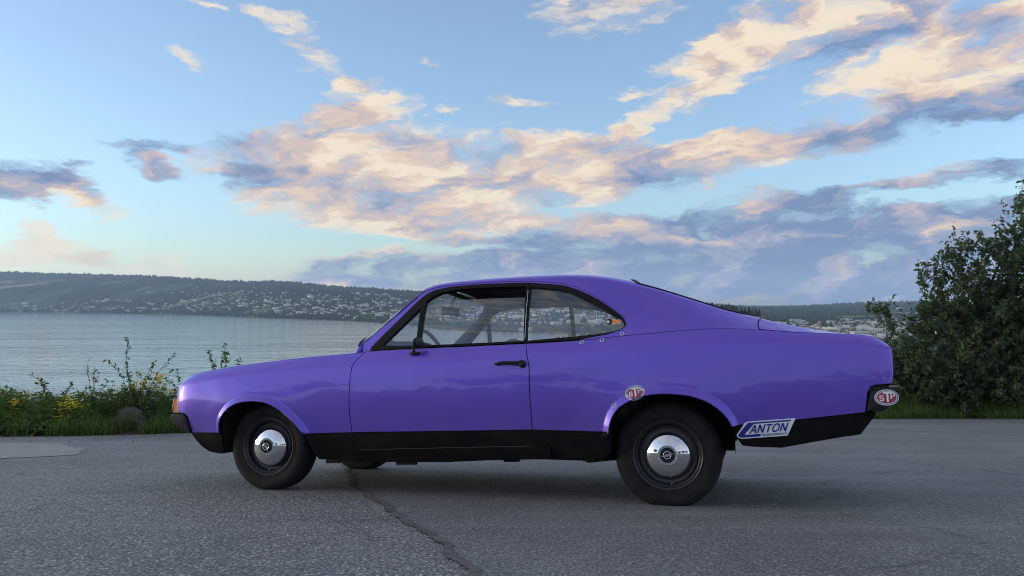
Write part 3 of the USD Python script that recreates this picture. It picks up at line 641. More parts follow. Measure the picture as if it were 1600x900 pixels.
mh = trimesh.creation.icosphere(3, 1.0); mh.apply_scale((.018, .046, .033)); mh.apply_transform(trimesh.transformations.rotation_matrix(-.30, (0, 0, 1))); mh.apply_translation((1.118, -.850, .968))
mm = put(CAR, 'door_mirror', cat_(mb, ms, mh), SATIN)
mg = trimesh.creation.cylinder(1.0, .002, sections=40); mg.apply_transform(trimesh.transformations.rotation_matrix(math.pi / 2, (0, 1, 0))); mg.apply_scale((1, .037, .026)); mg.apply_transform(trimesh.transformations.rotation_matrix(-.30, (0, 0, 1))); mg.apply_translation((1.134, -.855, .968))
put(mm, 'mirror_glass', mg, MIRROR)

# wheels
def wheel(u, s, r, w, zc, yo):
    """s = -1 on the near side. yo: the outer face of the tyre from the middle of the car."""
    W = thing('wheel', None, None, parent=CAR)
    k = w / .19; R = r
    pr = [(R * .62, .012), (R * .66, .004), (R * .70, -.001), (R * .715, .001), (R * .80, -.004), (R * .86, -.003), (R * .91, .002), (R * .945, .010), (R * .968, .020), (R * .985, .030)]
    tread = []
    for i in range(5):
        y0 = .034 + (w - .068) * i / 5; y1 = .034 + (w - .068) * (i + 1) / 5
        tread += [(R - .001, y0 + .001), (R, y0 + .003), (R, y1 - .005), (R - .001, y1 - .003)] + ([(R - .007, y1 - .0025), (R - .007, y1 + .0005)] if i < 4 else [])
    prof = pr + tread + [(a, w - b) for a, b in pr[::-1]]
    t = lathe(prof, 120)
    # the lathe runs along -y .. make y point inwards from the outer face
    t.vertices[:, 1] = -t.vertices[:, 1] if t.vertices[:, 1].mean() < 0 else t.vertices[:, 1]
    def place(m, clampz=False, smooth=30):
        m = m.copy(); m.vertices[:, 1] = m.vertices[:, 1] - yo
        m.apply_translation((u, 0, zc))
        if clampz:
            v = m.vertices.copy(); low = np.clip((.05 - v[:, 2]) / .05, 0, 1); v[:, 2] = np.maximum(v[:, 2], 0.0)
            m.vertices = v
        m.fix_normals(); a = with_normals(m, smooth)
        return a if s < 0 else mirror(a)
    put(W, 'tyre', place(t, True), TYRE)
    rr = R * .64
    rim = lathe([(rr + .004, .006), (rr + .006, .001), (rr + .002, -.002), (rr - .004, .001), (rr - .010, .010), (rr - .014, .020), (rr - .020, .024), (rr - .026, .040), (rr - .034, .052), (rr - .05, .056), (.10, .040), (.06, .036), (.0, .036)], 96)
    rim.vertices[:, 1] = np.abs(rim.vertices[:, 1]) * np.sign(1) if False else rim.vertices[:, 1]
    rim.vertices[:, 1] = -rim.vertices[:, 1] if rim.vertices[:, 1].mean() < 0 else rim.vertices[:, 1]
    rp = put(W, 'rim', place(rim), RIM)
    cap = lathe([(.131, .030), (.1325, .024), (.131, .018), (.124, .010), (.108, -.001), (.088, -.010), (.066, -.0165), (.056, -.0185), (.055, -.0165), (.051, -.0165), (.0, -.0165)], 96)
    cap.vertices[:, 1] = -cap.vertices[:, 1] if cap.vertices[cap.vertices[:, 1].argmax(), 1] < .02 else cap.vertices[:, 1]
    cp = put(W, 'hubcap', place(cap), CHROME)
    med = lathe([(.044, -.0155), (.044, -.0205), (.041, -.0225), (.0, -.0225)], 48)
    med.vertices[:, 1] = -med.vertices[:, 1] if med.vertices[:, 1].mean() > 0 else med.vertices[:, 1]
    put(W, 'hubcap_centre', place(med), SATIN)
    ring = trimesh.creation.torus(.0215, .0026, 40, 8)
    bolt = Polygon([(-.042, .0050), (-.004, .0050), (-.0075, .0110), (.042, -.0050), (.004, -.0050), (.0075, -.0110)])
    bz = trimesh.creation.extrude_polygon(bolt, .003, engine='earcut'); bz.apply_translation((0, 0, -.0015))
    em = cat_(ring, bz); em.apply_transform(trimesh.transformations.rotation_matrix(-.9 if u < 1 else .35, (0, 0, 1)))
    em.apply_transform(trimesh.transformations.rotation_matrix(math.pi / 2, (1, 0, 0))); em.vertices[:, 1] -= .0240
    put(W, 'hubcap_emblem', place(em), CHROME)
    vs = tube([(.02, .022, -rr + .030), (.02, -.004, -rr + .036)], .0035, 8); put(W, 'valve_stem', place(vs), STEEL)
for s in (-1, 1):
    wheel(0.0, s, .297, .185, .287, .765)
    wheel(2.668, s, .310, .235, .293, .785)
put(CAR, 'rear_axle', cat_(moved(trimesh.creation.cylinder(.045, 1.1, sections=16), (2.668, 0, .29), (math.pi / 2, 0, 0)), moved(trimesh.creation.icosphere(2, .12), (2.668, 0, .29)),
    *[moved(rbox((.55, .06, .05), .02, 1), (2.40, s * .50, .265), (0, -.12, 0)) for s in (-1, 1)]), UNDER)
put(CAR, 'exhaust_pipe', cat_(tube([(.5, .2, .22), (1.6, .2, .22), (2.2, .28, .24), (2.5, .3, .36), (2.9, .3, .40), (3.2, .35, .40), (3.74, .42, .43)], .022, 10), moved(rbox((.5, .22, .13), .05, 2), (1.25, .22, .235))), UNDER)

# ------------------------------------------------------------------ stickers, laid on the bodywork
def on_side(u0, z0, rot, off):
    c, s_ = math.cos(rot), math.sin(rot)
    return lambda a, b: side(u0 + a * c - b * s_, z0 + a * s_ + b * c)
def on_plane(u0, z0, rot, y):
    c, s_ = math.cos(rot), math.sin(rot)
    return lambda a, b: np.stack([u0 + a * c - b * s_, np.full(np.shape(a), y), z0 + a * s_ + b * c], -1)
def decal(parent, name, poly, fn, mat, lift, h=.012): return put(parent, name, shell(poly, fn, h=h, outer=lift, thick=.0012), mat)
def letters(parent, name, text, fn, mat, lift, height, x, y, bold=True, shear=0.0, sx=1.0):
    m = meshkit.text_mesh(text, height, .001, bold=bold); v = m.vertices.copy()
    a, b = x + (v[:, 0] + shear * v[:, 1]) * sx, y + v[:, 1]
    Q, N = fn(a, b), normals_of(fn, a, b); return put(parent, name, trimesh.Trimesh(Q + N * (lift + v[:, 2:3]), m.faces, process=False), mat, smooth=False)
def ellipse(a, b): return affinity.scale(Point(0, 0).buffer(1, 48), a, b)
def stp(fn, w):
    h = w * .70
    P0 = decal(CAR, 'oval_sticker', ellipse(w / 2, h / 2), fn, WHITE, .0016); stage.GetPrimAtPath(P0).SetCustomDataByKey('label', 'oval red and white sticker lettered STP')
    decal(P0, 'blue_ring', ellipse(w * .47, h * .46).difference(ellipse(w * .435, h * .42)), fn, BLUE, .0022)
    decal(P0, 'red_field', ellipse(w * .40, h * .375), fn, RED, .0023)
    letters(P0, 'lettering', 'S', fn, WHITE, .0026, h * .36, -w * .325, -h * .21)
    letters(P0, 'lettering', 'T', fn, WHITE, .0028, h * .60, -w * .165, -h * .27)
    letters(P0, 'lettering', 'P', fn, WHITE, .0026, h * .38, w * .125, -h * .10)
stp(on_side(2.497, .652, .22, 0), .118)
stp(on_plane(3.848, .630, .05, -.8425), .122)
fc = on_side(3.210, .452, .085, 0)
x0, x1, y0, y1 = -.150, .160, -.042, .044
bgp = Polygon([(-.150, -.022), (-.145, -.036), (-.128, -.043), (.118, -.043), (.170, .046), (-.085, .046), (-.10, .040)]).buffer(.002)
cs = decal(CAR, 'long_sticker', bgp, fc, WHITE, .0016, .02); stage.GetPrimAtPath(cs).SetCustomDataByKey('label', 'slanted blue and white sticker lettered CANTON RACING PRODUCTS')
cpoly = Polygon([(-.083, .042), (.150, .042), (.146, .033), (-.052, .033), (-.105, -.018), (-.108, -.024), (-.02, -.024), (-.026, -.039), (-.128, -.039), (-.142, -.033), (-.146, -.022)])
decal(cs, 'lettering', cpoly, fc, BLUE, .0024, .02)
letters(cs, 'lettering', 'ANTON', fc, BLUE, .0026, .044, -.086, -.018, shear=.45, sx=.93)
letters(cs, 'lettering', 'RACING PRODUCTS', fc, BLUE, .0026, .012, -.018, -.0375, bold=False, shear=.3, sx=.84)
def bullet(fn):
    ang = np.linspace(0, 2 * math.pi, 22, endpoint=False); rg = np.random.default_rng(5)
    P0 = decal(CAR, 'bullet_hole_sticker', Polygon([(.0145 * k * math.cos(a), .0125 * k * math.sin(a)) for a, k in zip(ang, rg.uniform(.82, 1.0, 22))]), fn, PALE, .0014, .006)
    decal(P0, 'hole', ellipse(.0062, .0055), fn, INK, .0022, .004)
for u_, z_ in ((2.171, .955), (2.295, .966), (2.376, .576)): bullet(on_side(u_, z_, .1, 0))
def on_green(u0, z0, off=0.0):
    return lambda a, b: green(u0 + a, s_of_z(u0 + a, z0 + b))
bullet(on_green(2.414, 1.004))
g8 = on_green(2.330, 1.085); gl8 = -.0135
q8 = put(CAR, 'ball_sticker', shell(ellipse(.0235, .0235), g8, h=.008, outer=gl8 + .001, thick=.0006), WHITE, label='black eight ball sticker with orange flames on the quarter window')
put(q8, 'ball', shell(ellipse(.021, .021), g8, h=.008, outer=gl8 + .002, thick=.0006), INK)
put(q8, 'ball_spot', shell(affinity.translate(ellipse(.0085, .0095), -.006, -.001), g8, h=.005, outer=gl8 + .003, thick=.0006), WHITE)
fl = Polygon([(.016, .014), (.035, .013), (.045, .006), (.058, .013), (.066, .008), (.080, .014), (.088, .013), (.098, .018), (.088, .004), (.076, .004), (.066, -.004), (.055, -.001), (.062, -.010), (.048, -.007), (.036, -.013), (.018, -.014)])
put(q8, 'flames', shell(fl.buffer(.0025), g8, h=.008, outer=gl8 + .001, thick=.0006), WHITE)
put(q8, 'flames', shell(fl.buffer(-.0005), g8, h=.008, outer=gl8 + .002, thick=.0006), ORANGE)

# ------------------------------------------------------------------ ground
def asphalt(name, tone, light, stone_scale, rough_bump, patch):
    g = NG(); tc = '@' + g.n('texture_coordinate') + '.object'
    big = g.noise(tc, 0.55, 5.0, 0.6); mid = g.noise(tc, 3.2, 6.0, 0.65)
    v = g.n('voronoi_texture', dimensions='3D', metric='euclidean', feature='f1', vector=tc, scale=stone_scale)
    vr = '@' + g.n('white_noise_texture', dimensions='3D', vector='@%s.position' % v) + '.value'
    fine = g.noise(tc, stone_scale * 3.1, 3.0, 0.6)
    base = g.mixc(g.maprange(big, 0.36, 0.66), tuple(np.array(tone) * .80), tuple(np.array(tone) * 1.22))
    base = g.mixc(g.m('multiply', g.maprange(mid, 0.52, 0.72), 0.55), base, tuple(np.array(tone) * patch))
    stones = g.m('multiply', g.maprange(vr, 0.62, 1.0), g.maprange('@%s.distance' % v, 0.30, 0.55, 1.0, 0.0))
    base = g.mixc(g.m('multiply', stones, 0.9), base, light)
    tan = g.m('multiply', g.m('greater_than', vr, 0.975), g.maprange('@%s.distance' % v, 0.30, 0.5, 0.8, 0.0))
    base = g.mixc(tan, base, (0.30, 0.24, 0.17))
    pit = g.maprange('@%s.distance' % v, 0.25, 0.75, 1.0, 0.0)
    base = g.mixc(g.maprange(pit, 0.0, 0.40, 0.8, 0.0), base, tuple(np.array(tone) * .35))
    streak = g.noise(g.vm('multiply', tc, (0.16, 1.5, 1.0)), 1.1, 4.0, 0.55)
    base = g.mixc(g.maprange(streak, 0.56, 0.72, 0.0, 0.40), base, tuple(np.array(tone) * 1.75))
    stain = g.noise(g.vm('multiply', tc, (0.6, 1.6, 1.0)), 0.9, 5.0, 0.62)
    base = g.mixc(g.maprange(stain, 0.60, 0.74, 0.0, 0.45), base, tuple(np.array(tone) * .45))
    # fine cracks
    ck = '@' + g.n('voronoi_texture', dimensions='3D', metric='euclidean', feature='distance_to_edge', vector=g.vm('add', tc, g.vm('scale', g.noise(tc, 1.7, 5.0, 0.65, out='color'), scale=0.8)), scale=0.42) + '.distance'
    crack = g.m('multiply', g.maprange(ck, 0.0, 0.011, 1.0, 0.0), g.maprange(mid, 0.44, 0.6))
    base = g.mixc(g.m('multiply', crack, 0.7), base, tuple(np.array(tone) * .25))
    h = g.m('add', g.m('multiply', pit, 1.0), g.m('multiply', fine, 0.5))
    bp = '@' + g.n('bump', height=h, strength=rough_bump, distance=0.012) + '.normal'
    b = g.n('principled_bsdf', base_color=base, roughness=g.maprange(mid, 0.3, 0.7, 0.62, 0.82), specular_ior_level=0.42, normal=bp)
    return g.make('/World/Looks/' + name, surface='@%s.BSDF' % b)
OLD_ASPHALT = asphalt('old_coarse_asphalt', (0.172, 0.176, 0.184), (0.66, 0.64, 0.60), 64.0, 0.7, 1.5)
NEW_ASPHALT = asphalt('newer_fine_asphalt', (0.150, 0.154, 0.162), (0.50, 0.49, 0.46), 84.0, 0.55, 1.35)
DIRT = simple('verge_soil', (0.045, 0.034, 0.024), 0.95, vary=(5, .35), bump=(14, .8, .04))
TAR = simple('seam_tar', (0.085, 0.083, 0.080), 0.75, vary=(20, .5), bump=(60, .8, .01))
CONCRETE = simple('pale_worn_patch', (0.225, 0.217, 0.205), 0.85, vary=(7, .25), bump=(50, .6, .008))

def ground_px(px, py):
    """The point of the car park plane (right, downhill) on the line of sight through a place in the photograph."""
    p = 0.122; d = np.array([(px - 800) / 1250.0, math.cos(p) + (450 - py) / 1250.0 * -math.sin(p), math.sin(p) + (450 - py) / 1250.0 * math.cos(p)])
    t = -0.695 / d[2]; return d[0] * t, d[1] * t
rg = np.random.default_rng(11)
EDGE = [(-60.0, 10.2), (-20.0, 10.4)] + [ground_px(x, y) for x, y in ((-60, 683), (0, 682), (60, 682), (120, 681), (200, 679.5), (275, 677))] + [ground_px(x, y) for x, y in ((700, 666), (1100, 658), (1376, 655), (1500, 654.5), (1600, 655), (1700, 655))] + [(30.0, 17.2), (70.0, 18.0)]
EDGE = np.array(EDGE); EDGE = EDGE[np.argsort(EDGE[:, 0])]
edge_y = PCH(EDGE[:, 0], EDGE[:, 1])
def wob(x, s, amp, seed=0): return amp * (meshkit.fbm(np.stack([x * s, 0 * x + 3.7, 0 * x], -1), 4, seed) - .5) * 2
def G3(a, b): return np.stack([a, b, np.zeros_like(a)], -1)
def flat(poly, h, z=0.0, lump=0.0):
    P, T, _ = region(poly, h)
    V = onground(P[:, 0], P[:, 1], z + lump * (meshkit.fbm(np.stack([P[:, 0] * .5, P[:, 1] * .5, 0 * P[:, 0]], -1), 3, 4) - .5)); return trimesh.Trimesh(V, T, process=False)
xs = np.unique(np.r_[np.linspace(-60, -13, 30), np.linspace(-13, 20, 330), np.linspace(20, 70, 30)])
ye = edge_y(xs) + wob(xs, 1.3, .10) + wob(xs, 6.0, .035, 3)
road = Polygon([(-60, -60)] + [(70, -60)] + list(zip(xs, ye))[::-1])
put('/World', 'car_park', flat(road, 1.2), OLD_ASPHALT, smooth=True, kind='structure')
# the newer asphalt on the right, laid up to a ragged seam
SEAM = [ground_px(x, y) for x, y in ((770, 930), (738, 893), (702, 862), (668, 838), (638, 815), (605, 793), (575, 775), (553, 762))]
sx_, sy_ = np.array(SEAM).T
o_ = np.argsort(sy_); seam_x = np.polyfit(sy_, sx_, 1)
yy = np.unique(np.r_[np.linspace(-50, 1.5, 40), np.arange(1.5, 11.5, .025)])
sxx = np.interp(yy, sy_[o_], sx_[o_]); far = yy > sy_.max(); near = yy < sy_.min()
sl = -.24
sxx = np.where(far, sx_[o_][-1] + sl * (yy - sy_.max()), np.where(near, sx_[o_][0] + .12 * (sy_.min() - yy), sxx))
rag = wob(yy, 5.0, .045, 7) + wob(yy, 22.0, .022, 9)
yel = edge_y(sxx[-1]) - .10
k = yy < yel
xr = xs[xs > sxx[k][-1] + .05]
patch = Polygon(list(zip(sxx[k] + rag[k], yy[k])) + list(zip(xr, np.minimum(edge_y(xr) - .06 + wob(xr, 2.2, .08, 5), 40))) + [(69, -50)]).buffer(0)
put('/World', 'newer_asphalt', flat(patch, .9, .006), NEW_ASPHALT, smooth=True, kind='structure')
tarp = Polygon(list(zip(sxx[k] + rag[k] - .020 - .030 * np.abs(wob(yy[k], 3.0, 1, 2)), yy[k])) + list(zip(sxx[k] + rag[k] + .010 + .036 * np.abs(wob(yy[k], 7.0, 1, 6)), yy[k]))[::-1]).buffer(0).intersection(sbox(-9, 1.2, 9, 11))
put('/World', 'asphalt_seam', flat(tarp, .05, .0095), TAR, smooth=True, kind='structure')
c0 = [ground_px(x, y) for x, y in ((-70, 700), (-20, 694), (40, 692), (95, 694), (128, 702), (118, 711), (60, 714), (-10, 717), (-70, 719))]
cp_ = Polygon(c0).buffer(.12).buffer(-.1); cc = np.array(shapely.segmentize(cp_.exterior, .04).coords); cc = cc + .05 * (np.stack([meshkit.fbm(np.c_[cc * 4, 0 * cc[:, :1]], 3, 1), meshkit.fbm(np.c_[cc * 4, 0 * cc[:, :1]], 3, 2)], 1) - .5) * 2
put('/World', 'worn_concrete_patch', flat(Polygon(cc).buffer(0), .15, .004), CONCRETE, smooth=True, kind='structure')

# ------------------------------------------------------------------ land beyond the edge: bank, valley, hills round the lake
LAKE = -60.0
def az_of(px): return math.atan((px - 800) / 1250.0)
def dist_of(py, px, z):        # where a line of sight through a row meets height z
    return (CAM[2] - z) * math.hypot(1250, px - 800) / (py - 474.0)
SH = [(-1400, 493), (-600, 490.5), (0, 488.2), (150, 489.4), (300, 492), (400, 496), (560, 502), (650, 508), (700, 514), (800, 518), (950, 520), (1060, 521)]
shore = P_([(az_of(x), dist_of(y, x, LAKE)) for x, y in SH])
RD = [(-1400, 440, 10500), (-600, 432, 9800), (-200, 428, 9200), (0, 427, 8700), (110, 430, 8200), (200, 432, 7600), (300, 437, 6600), (350, 441, 6400), (400, 442, 6200), (440, 443, 5900), (500, 448, 5600), (560, 453, 5300), (640, 459, 4900), (760, 464, 4600), (900, 466, 4600), (1000, 470, 4900), (1100, 477, 5600), (1200, 482, 6200), (1280, 480, 6600), (1330, 478, 6800), (1400, 475, 7000), (1500, 476, 7000), (1700, 470, 7000), (2400, 462, 7000), (3400, 462, 7000)]
ridge_r = P_([(az_of(x), r) for x, y, r in RD])
ridge_z = P_([(az_of(x), CAM[2] + (474 - y) / math.hypot(1250, x - 800) * r) for x, y, r in RD])
near_end = P_([(-1.4, 230.), (az_of(900), 230.), (az_of(1060), 420.), (az_of(1130), 6000.), (1.4, 6000.)])   # where the near bank meets the water
def land(az, r):
    az, r = np.broadcast_arrays(np.asarray(az, float), np.asarray(r, float))
    x, y = r * np.sin(az), r * np.cos(az)
    q = np.stack([x, y, 0 * x], -1)
    n1 = meshkit.fbm(q / 900.0, 5, 21) - .5; n2 = meshkit.fbm(q / 230.0, 4, 22) - .5
    ds, dr, zr = shore(az), ridge_r(az), ridge_z(az)
    # far side
    t = np.clip((r - ds) / (dr - ds), 0, 1.6); rise = np.where(t < 1, t ** .92, 1 - .35 * (t - 1))
    zf = LAKE + (zr - LAKE) * rise + (n1 * 70 + n2 * 16) * np.clip(t * 3, 0, 1) * np.clip((1.05 - t) * 5, .15, 1) * np.clip((zr - LAKE) / 160, .25, 1) + 2.5
    zf = np.where(t <= 0, LAKE - 6, zf)
    # valley of the town on the right
    va = np.clip((az - az_of(1040)) / (az_of(1120) - az_of(1040)), 0, 1)
    tv = np.clip((r - 1250) / (dr - 1250), 0, 1.6); zv = LAKE + 4 + np.where(tv < 1, (zr - LAKE - 4) * np.clip((tv - .22) / .78, 0, 1) ** .8, (zr - LAKE) * (1 - .3 * (tv - 1))) + n2 * 9 + n1 * 34 * np.clip((tv - .25) * 3, 0, 1)
    zf = zf * (1 - va) + zv * va
    # wooded knoll on the right, nearer
    kx, ky = 900 * math.sin(az_of(1085)), 900 * math.cos(az_of(1085))
    kn = np.exp(-((x - kx) / 115) ** 2 - ((y - ky) / 190) ** 2)
    zf = np.where(kn > .02, np.maximum(zf, LAKE + 3 + 49 * kn), zf)
    # near bank: drops from the edge of the car park
    e = edge_y(np.clip(x, -60, 70)); s = np.clip((y * 1.005 - e), -5, None)
    top = -(np.minimum(y, e)) * math.tan(SLOPE)
    zb = top - np.where(s > .9, (s - .9) * .42, 0) + .10 * np.clip(s, 0, .9)
    zb = zb + (meshkit.fbm(q / 3.0, 3, 5) - .5) * .25 * np.clip(s / 2, 0, 1)
    floor_ = np.where(va > .01, LAKE + 4, LAKE - 6)
    zb = np.maximum(zb, floor_)
    w = np.clip((r - 190) / 60, 0, 1)
    return np.where(r < 190, zb, np.where(r < 250, zb * (1 - w) + np.maximum(zb, zf) * w, zf))
azs = np.unique(np.r_[np.linspace(-1.35, -.62, 60), np.linspace(-.62, .62, 620), np.linspace(.62, 1.35, 60)])
def polar(az, rs, fn=land):
    A, R = np.meshgrid(az, rs, indexing='ij'); Z = fn(A, R)
    V = np.stack([R * np.sin(A), R * np.cos(A), Z], -1).reshape(-1, 3); n = len(rs); i, j = np.meshgrid(np.arange(len(az) - 1), np.arange(n - 1), indexing='ij'); a = (i * n + j).ravel()
    return trimesh.Trimesh(V, np.vstack([np.stack([a, a + n, a + n + 1], 1), np.stack([a, a + n + 1, a + 1], 1)])[:, ::-1], process=False)
def make_land():
    g = NG(); pos = '@' + g.n('geometry') + '.position'
    f = g.noise(pos, 0.0021, 6.0, 0.6); f2 = g.noise(pos, 0.012, 5.0, 0.65); f3 = g.noise(pos, 0.06, 4.0, 0.6)
    forest = g.mixc(f2, (0.016, 0.032, 0.014), (0.034, 0.060, 0.024))
    field = g.mixc(g.maprange(f, 0.50, 0.56), (0.060, 0.110, 0.036), (0.20, 0.16, 0.10))
    sel = g.maprange(g.noise(g.vm('multiply', pos, (1, .55, 3.0)), 0.0034, 3.0, 0.45), 0.565, 0.60)
    c = g.mixc(sel, forest, field); c = g.mixc(g.m('multiply', f3, 0.4), c, (0.02, 0.034, 0.016))
    b = g.n('principled_bsdf', base_color=c, roughness=1.0, specular_ior_level=0.1)
    return g.make('/World/Looks/hillside', surface='@%s.BSDF' % b)
LAND = make_land()
rs = np.unique(np.r_[np.geomspace(250, 1500, 60), np.linspace(1500, 11800, 160)])
FAR = polar(azs, rs); put('/World', 'hills', FAR, LAND, smooth=True, kind='structure')
# the bank next to the car park, a finer sheet
bx = np.unique(np.r_[np.linspace(-60, -14, 30), np.linspace(-14, 22, 180), np.linspace(22, 70, 30)]); bs = np.r_[np.linspace(-.45, 3.0, 24), np.geomspace(3.4, 285, 40)]
BX, BS = np.meshgrid(bx, bs, indexing='ij'); BXX = BX * (1 + np.clip(BS, 0, None) / 40.0); BY = edge_y(BX) + BS
RR, AA = np.hypot(BXX, BY), np.arctan2(BXX, BY)
def bank_z(x, y):
    e = edge_y(np.clip(x, -60, 70)); s = y - e; q = np.stack([x, y, 0 * x], -1)
    z = -np.minimum(y, e) * math.tan(SLOPE) - .012 - np.where(s < 0, .02, 0) + np.where(s > .9, -(s - .9) * .42, 0) + .09 * np.clip(s, 0, .9) + (meshkit.fbm(q / 1.1, 4, 5) - .5) * .22 * np.clip(s / .6, 0, 1)
    return np.maximum(z, LAKE - 8)
BZ = bank_z(BXX, BY)
n = len(bs); i, j = np.meshgrid(np.arange(len(bx) - 1), np.arange(n - 1), indexing='ij'); a = (i * n + j).ravel()
put('/World', 'bank', trimesh.Trimesh(np.stack([BXX, BY, BZ], -1).reshape(-1, 3), np.vstack([np.stack([a, a + n, a + n + 1], 1), np.stack([a, a + n + 1, a + 1], 1)]), process=False), DIRT, smooth=True, kind='structure')

def make_water():
    g = NG(); pos = '@' + g.n('geometry') + '.position'
    q = g.vm('multiply', pos, (0.34, 1.0, 0.0))
    w1 = g.noise(q, 0.0062, 6.0, 0.70, distortion=0.25); w2 = g.noise(g.vm('multiply', pos, (0.7, 1.0, 0)), 0.16, 3.0, 0.55); w3 = g.noise(g.vm('multiply', pos, (0.12, 1.0, 0)), 0.0035, 3.0, 0.5)
    h = g.m('add', g.m('multiply', w1, 3.6), g.m('multiply', w2, 0.40))
    h = g.m('multiply', h, g.maprange(w3, 0.35, 0.62, 0.8, 1.1))
    bp = '@' + g.n('bump', height=h, strength=1.0, distance=1.0) + '.normal'
    ps = g.n('separate_xyz', vector=pos)
    far_rough = g.maprange('@%s.y' % ps, 400.0, 2600.0, 0.05, 0.11)
    b = g.n('principled_bsdf', base_color=(0.040, 0.068, 0.074), roughness=far_rough, ior=1.333, specular_ior_level=0.5, normal=bp)
    return g.make('/World/Looks/lake_water', surface='@%s.BSDF' % b)
lx, ly = np.meshgrid(np.linspace(-11000, 9000, 37), np.linspace(40, 9040, 37), indexing='ij'); n = 37; i, j = np.meshgrid(np.arange(36), np.arange(36), indexing='ij'); a = (i * n + j).ravel()
lake = trimesh.Trimesh(np.stack([lx, ly, 0 * lx + LAKE], -1).reshape(-1, 3), np.vstack([np.stack([a, a + n, a + n + 1], 1), np.stack([a, a + n + 1, a + 1], 1)]), process=False)
put('/World', 'lake', lake, make_water(), smooth=False, kind='structure')
# meadows and ploughed fields on the far slopes
FIELDS = [((-40, 446), (78, 452), 'brown'), ((255, 462), (395, 468), 'green'), ((-60, 475), (70, 480), 'green'), ((395, 480), (470, 484), 'green'), ((470, 466), (530, 469), 'green'), ((1300, 494), (1400, 498), 'green'), ((1380, 489), (1450, 493), 'brown'), ((150, 440), (215, 443), 'green'), ((560, 488), (640, 491), 'green'), ((700, 500), (760, 504), 'green'), ((850, 506), (930, 510), 'green')]
FMAT = {'green': simple('far_meadow', (0.085, 0.15, 0.045), 1.0, spec=.1, vary=(.01, .2)), 'brown': simple('far_ploughed_field', (0.22, 0.165, 0.115), 1.0, spec=.1, vary=(.01, .15))}
FPOLY = []
# ------------------------------------------------------------------ far woods and houses
def on_land(px, py, r0=260.0, r1=10500.0):
    """Where a line of sight first meets the far land (several at once)."""
    px, py = np.asarray(px, float), np.asarray(py, float); az = np.arctan2(px - 800, 1250.0); tan = (474 - py) / np.hypot(1250, px - 800)
    R = np.unique(np.r_[np.geomspace(r0, 1500, 120), np.linspace(1500, r1, 420)])
    Z = land(az[:, None], R[None]); vis = (Z - CAM[2]) / R[None] >= tan[:, None]; vis &= (R[None] > shore(az)[:, None] + 20) | (az[:, None] > az_of(1060))
    k = vis.argmax(1); ok = vis.any(1); r = R[k]
    return r * np.sin(az), r * np.cos(az), Z[np.arange(len(az)), k], r, ok
for q, ((x0, y0), (x1, y1), kd) in enumerate(FIELDS):
    r0, r1 = [on_land([(x0 + x1) / 2], [y])[3][0] for y in (y1, y0)]; r1 = max(r1, r0 + 40); aa = np.linspace(az_of(x0), az_of(x1), 40); tt = np.linspace(0, 1, 12)
    lo = r0 + (r1 - r0) * .35 * meshkit.fbm(np.stack([aa * 60, 0 * aa + q, 0 * aa], -1), 3, q); hi = r1 - (r1 - r0) * .35 * meshkit.fbm(np.stack([aa * 60, 0 * aa + q + 9, 0 * aa], -1), 3, q + 50)
    mid = (lo + hi) / 2; env = np.sqrt(np.clip(np.sin(np.linspace(0, np.pi, 40)) * 2.2, 0, 1)); lo, hi = mid + (lo - mid) * env, mid + (hi - mid) * env
    R2 = lo[:, None] + (hi - lo)[:, None] * tt[None]; A2 = np.repeat(aa[:, None], 12, 1); Z2 = land(A2, R2) + 3.0
    n = 12; i, j = np.meshgrid(np.arange(39), np.arange(11), indexing='ij'); a = (i * n + j).ravel()
    put('/World', 'field', trimesh.Trimesh(np.stack([R2 * np.sin(A2), R2 * np.cos(A2), Z2], -1).reshape(-1, 3), np.vstack([np.stack([a, a + n + 1, a + n], 1), np.stack([a, a + 1, a + n + 1], 1)]), process=False), FMAT[kd], smooth=True, kind='structure')
    FPOLY.append((aa[0], aa[-1], r0, r1))
def canopy(seed, tall):
    m = trimesh.creation.icosphere(2, 1.0); v = m.vertices; d = .75 + .55 * meshkit.fbm(v * 2.2 + seed, 3, seed)
    v = v * d[:, None]; v[:, 2] = v[:, 2] * tall + .3 * tall
    if tall > 1.3: v[:, :2] *= np.clip(1.25 - (v[:, 2:] + .6) / (2.4 * tall), .12, 1.2)
    return trimesh.Trimesh(v, m.faces, process=False)
def leafy(name, a, b, sc):
    g = NG(); pos = '@' + g.n('geometry') + '.position'; r = '@' + g.n('object_info') + '.random'
    f = g.noise(pos, sc, 4.0, 0.6)
    c = g.mixc(g.m('multiply_add', r, .7, g.m('multiply', f, .4)), a, b)
    bs_ = g.n('principled_bsdf', base_color=c, roughness=0.95, specular_ior_level=0.15); return g.make('/World/Looks/' + name, surface='@%s.BSDF' % bs_)
FAR_LEAF = leafy('far_woodland', (0.014, 0.026, 0.018), (0.036, 0.058, 0.036), .2)
def instancer(name, protos, pos, scale, idx, mat, yaw, kind='stuff', label=None, cat=None):
    pi = UsdGeom.PointInstancer.Define(stage, '/World/' + name)
    for i, m in enumerate(protos):
        pp = pi.GetPath().AppendChild('shape_%d' % i); usdkit.mesh(stage, str(pp), m, mat, smooth=True); pi.CreatePrototypesRel().AddTarget(pp)
    pi.CreatePositionsAttr(Vt.Vec3fArray.FromNumpy(pos.astype(np.float32))); pi.CreateScalesAttr(Vt.Vec3fArray.FromNumpy(scale.astype(np.float32)))
    pi.CreateProtoIndicesAttr(Vt.IntArray.FromNumpy(idx.astype(np.int32)))
    q = np.zeros((len(pos), 4)); q[:, 0], q[:, 3] = np.cos(yaw / 2), np.sin(yaw / 2)
    pi.CreateOrientationsAttr(Vt.QuathArray([Gf.Quath(float(a), 0, 0, float(d)) for a, _, _, d in q]))
    tag(pi, label, cat, kind=kind); return pi
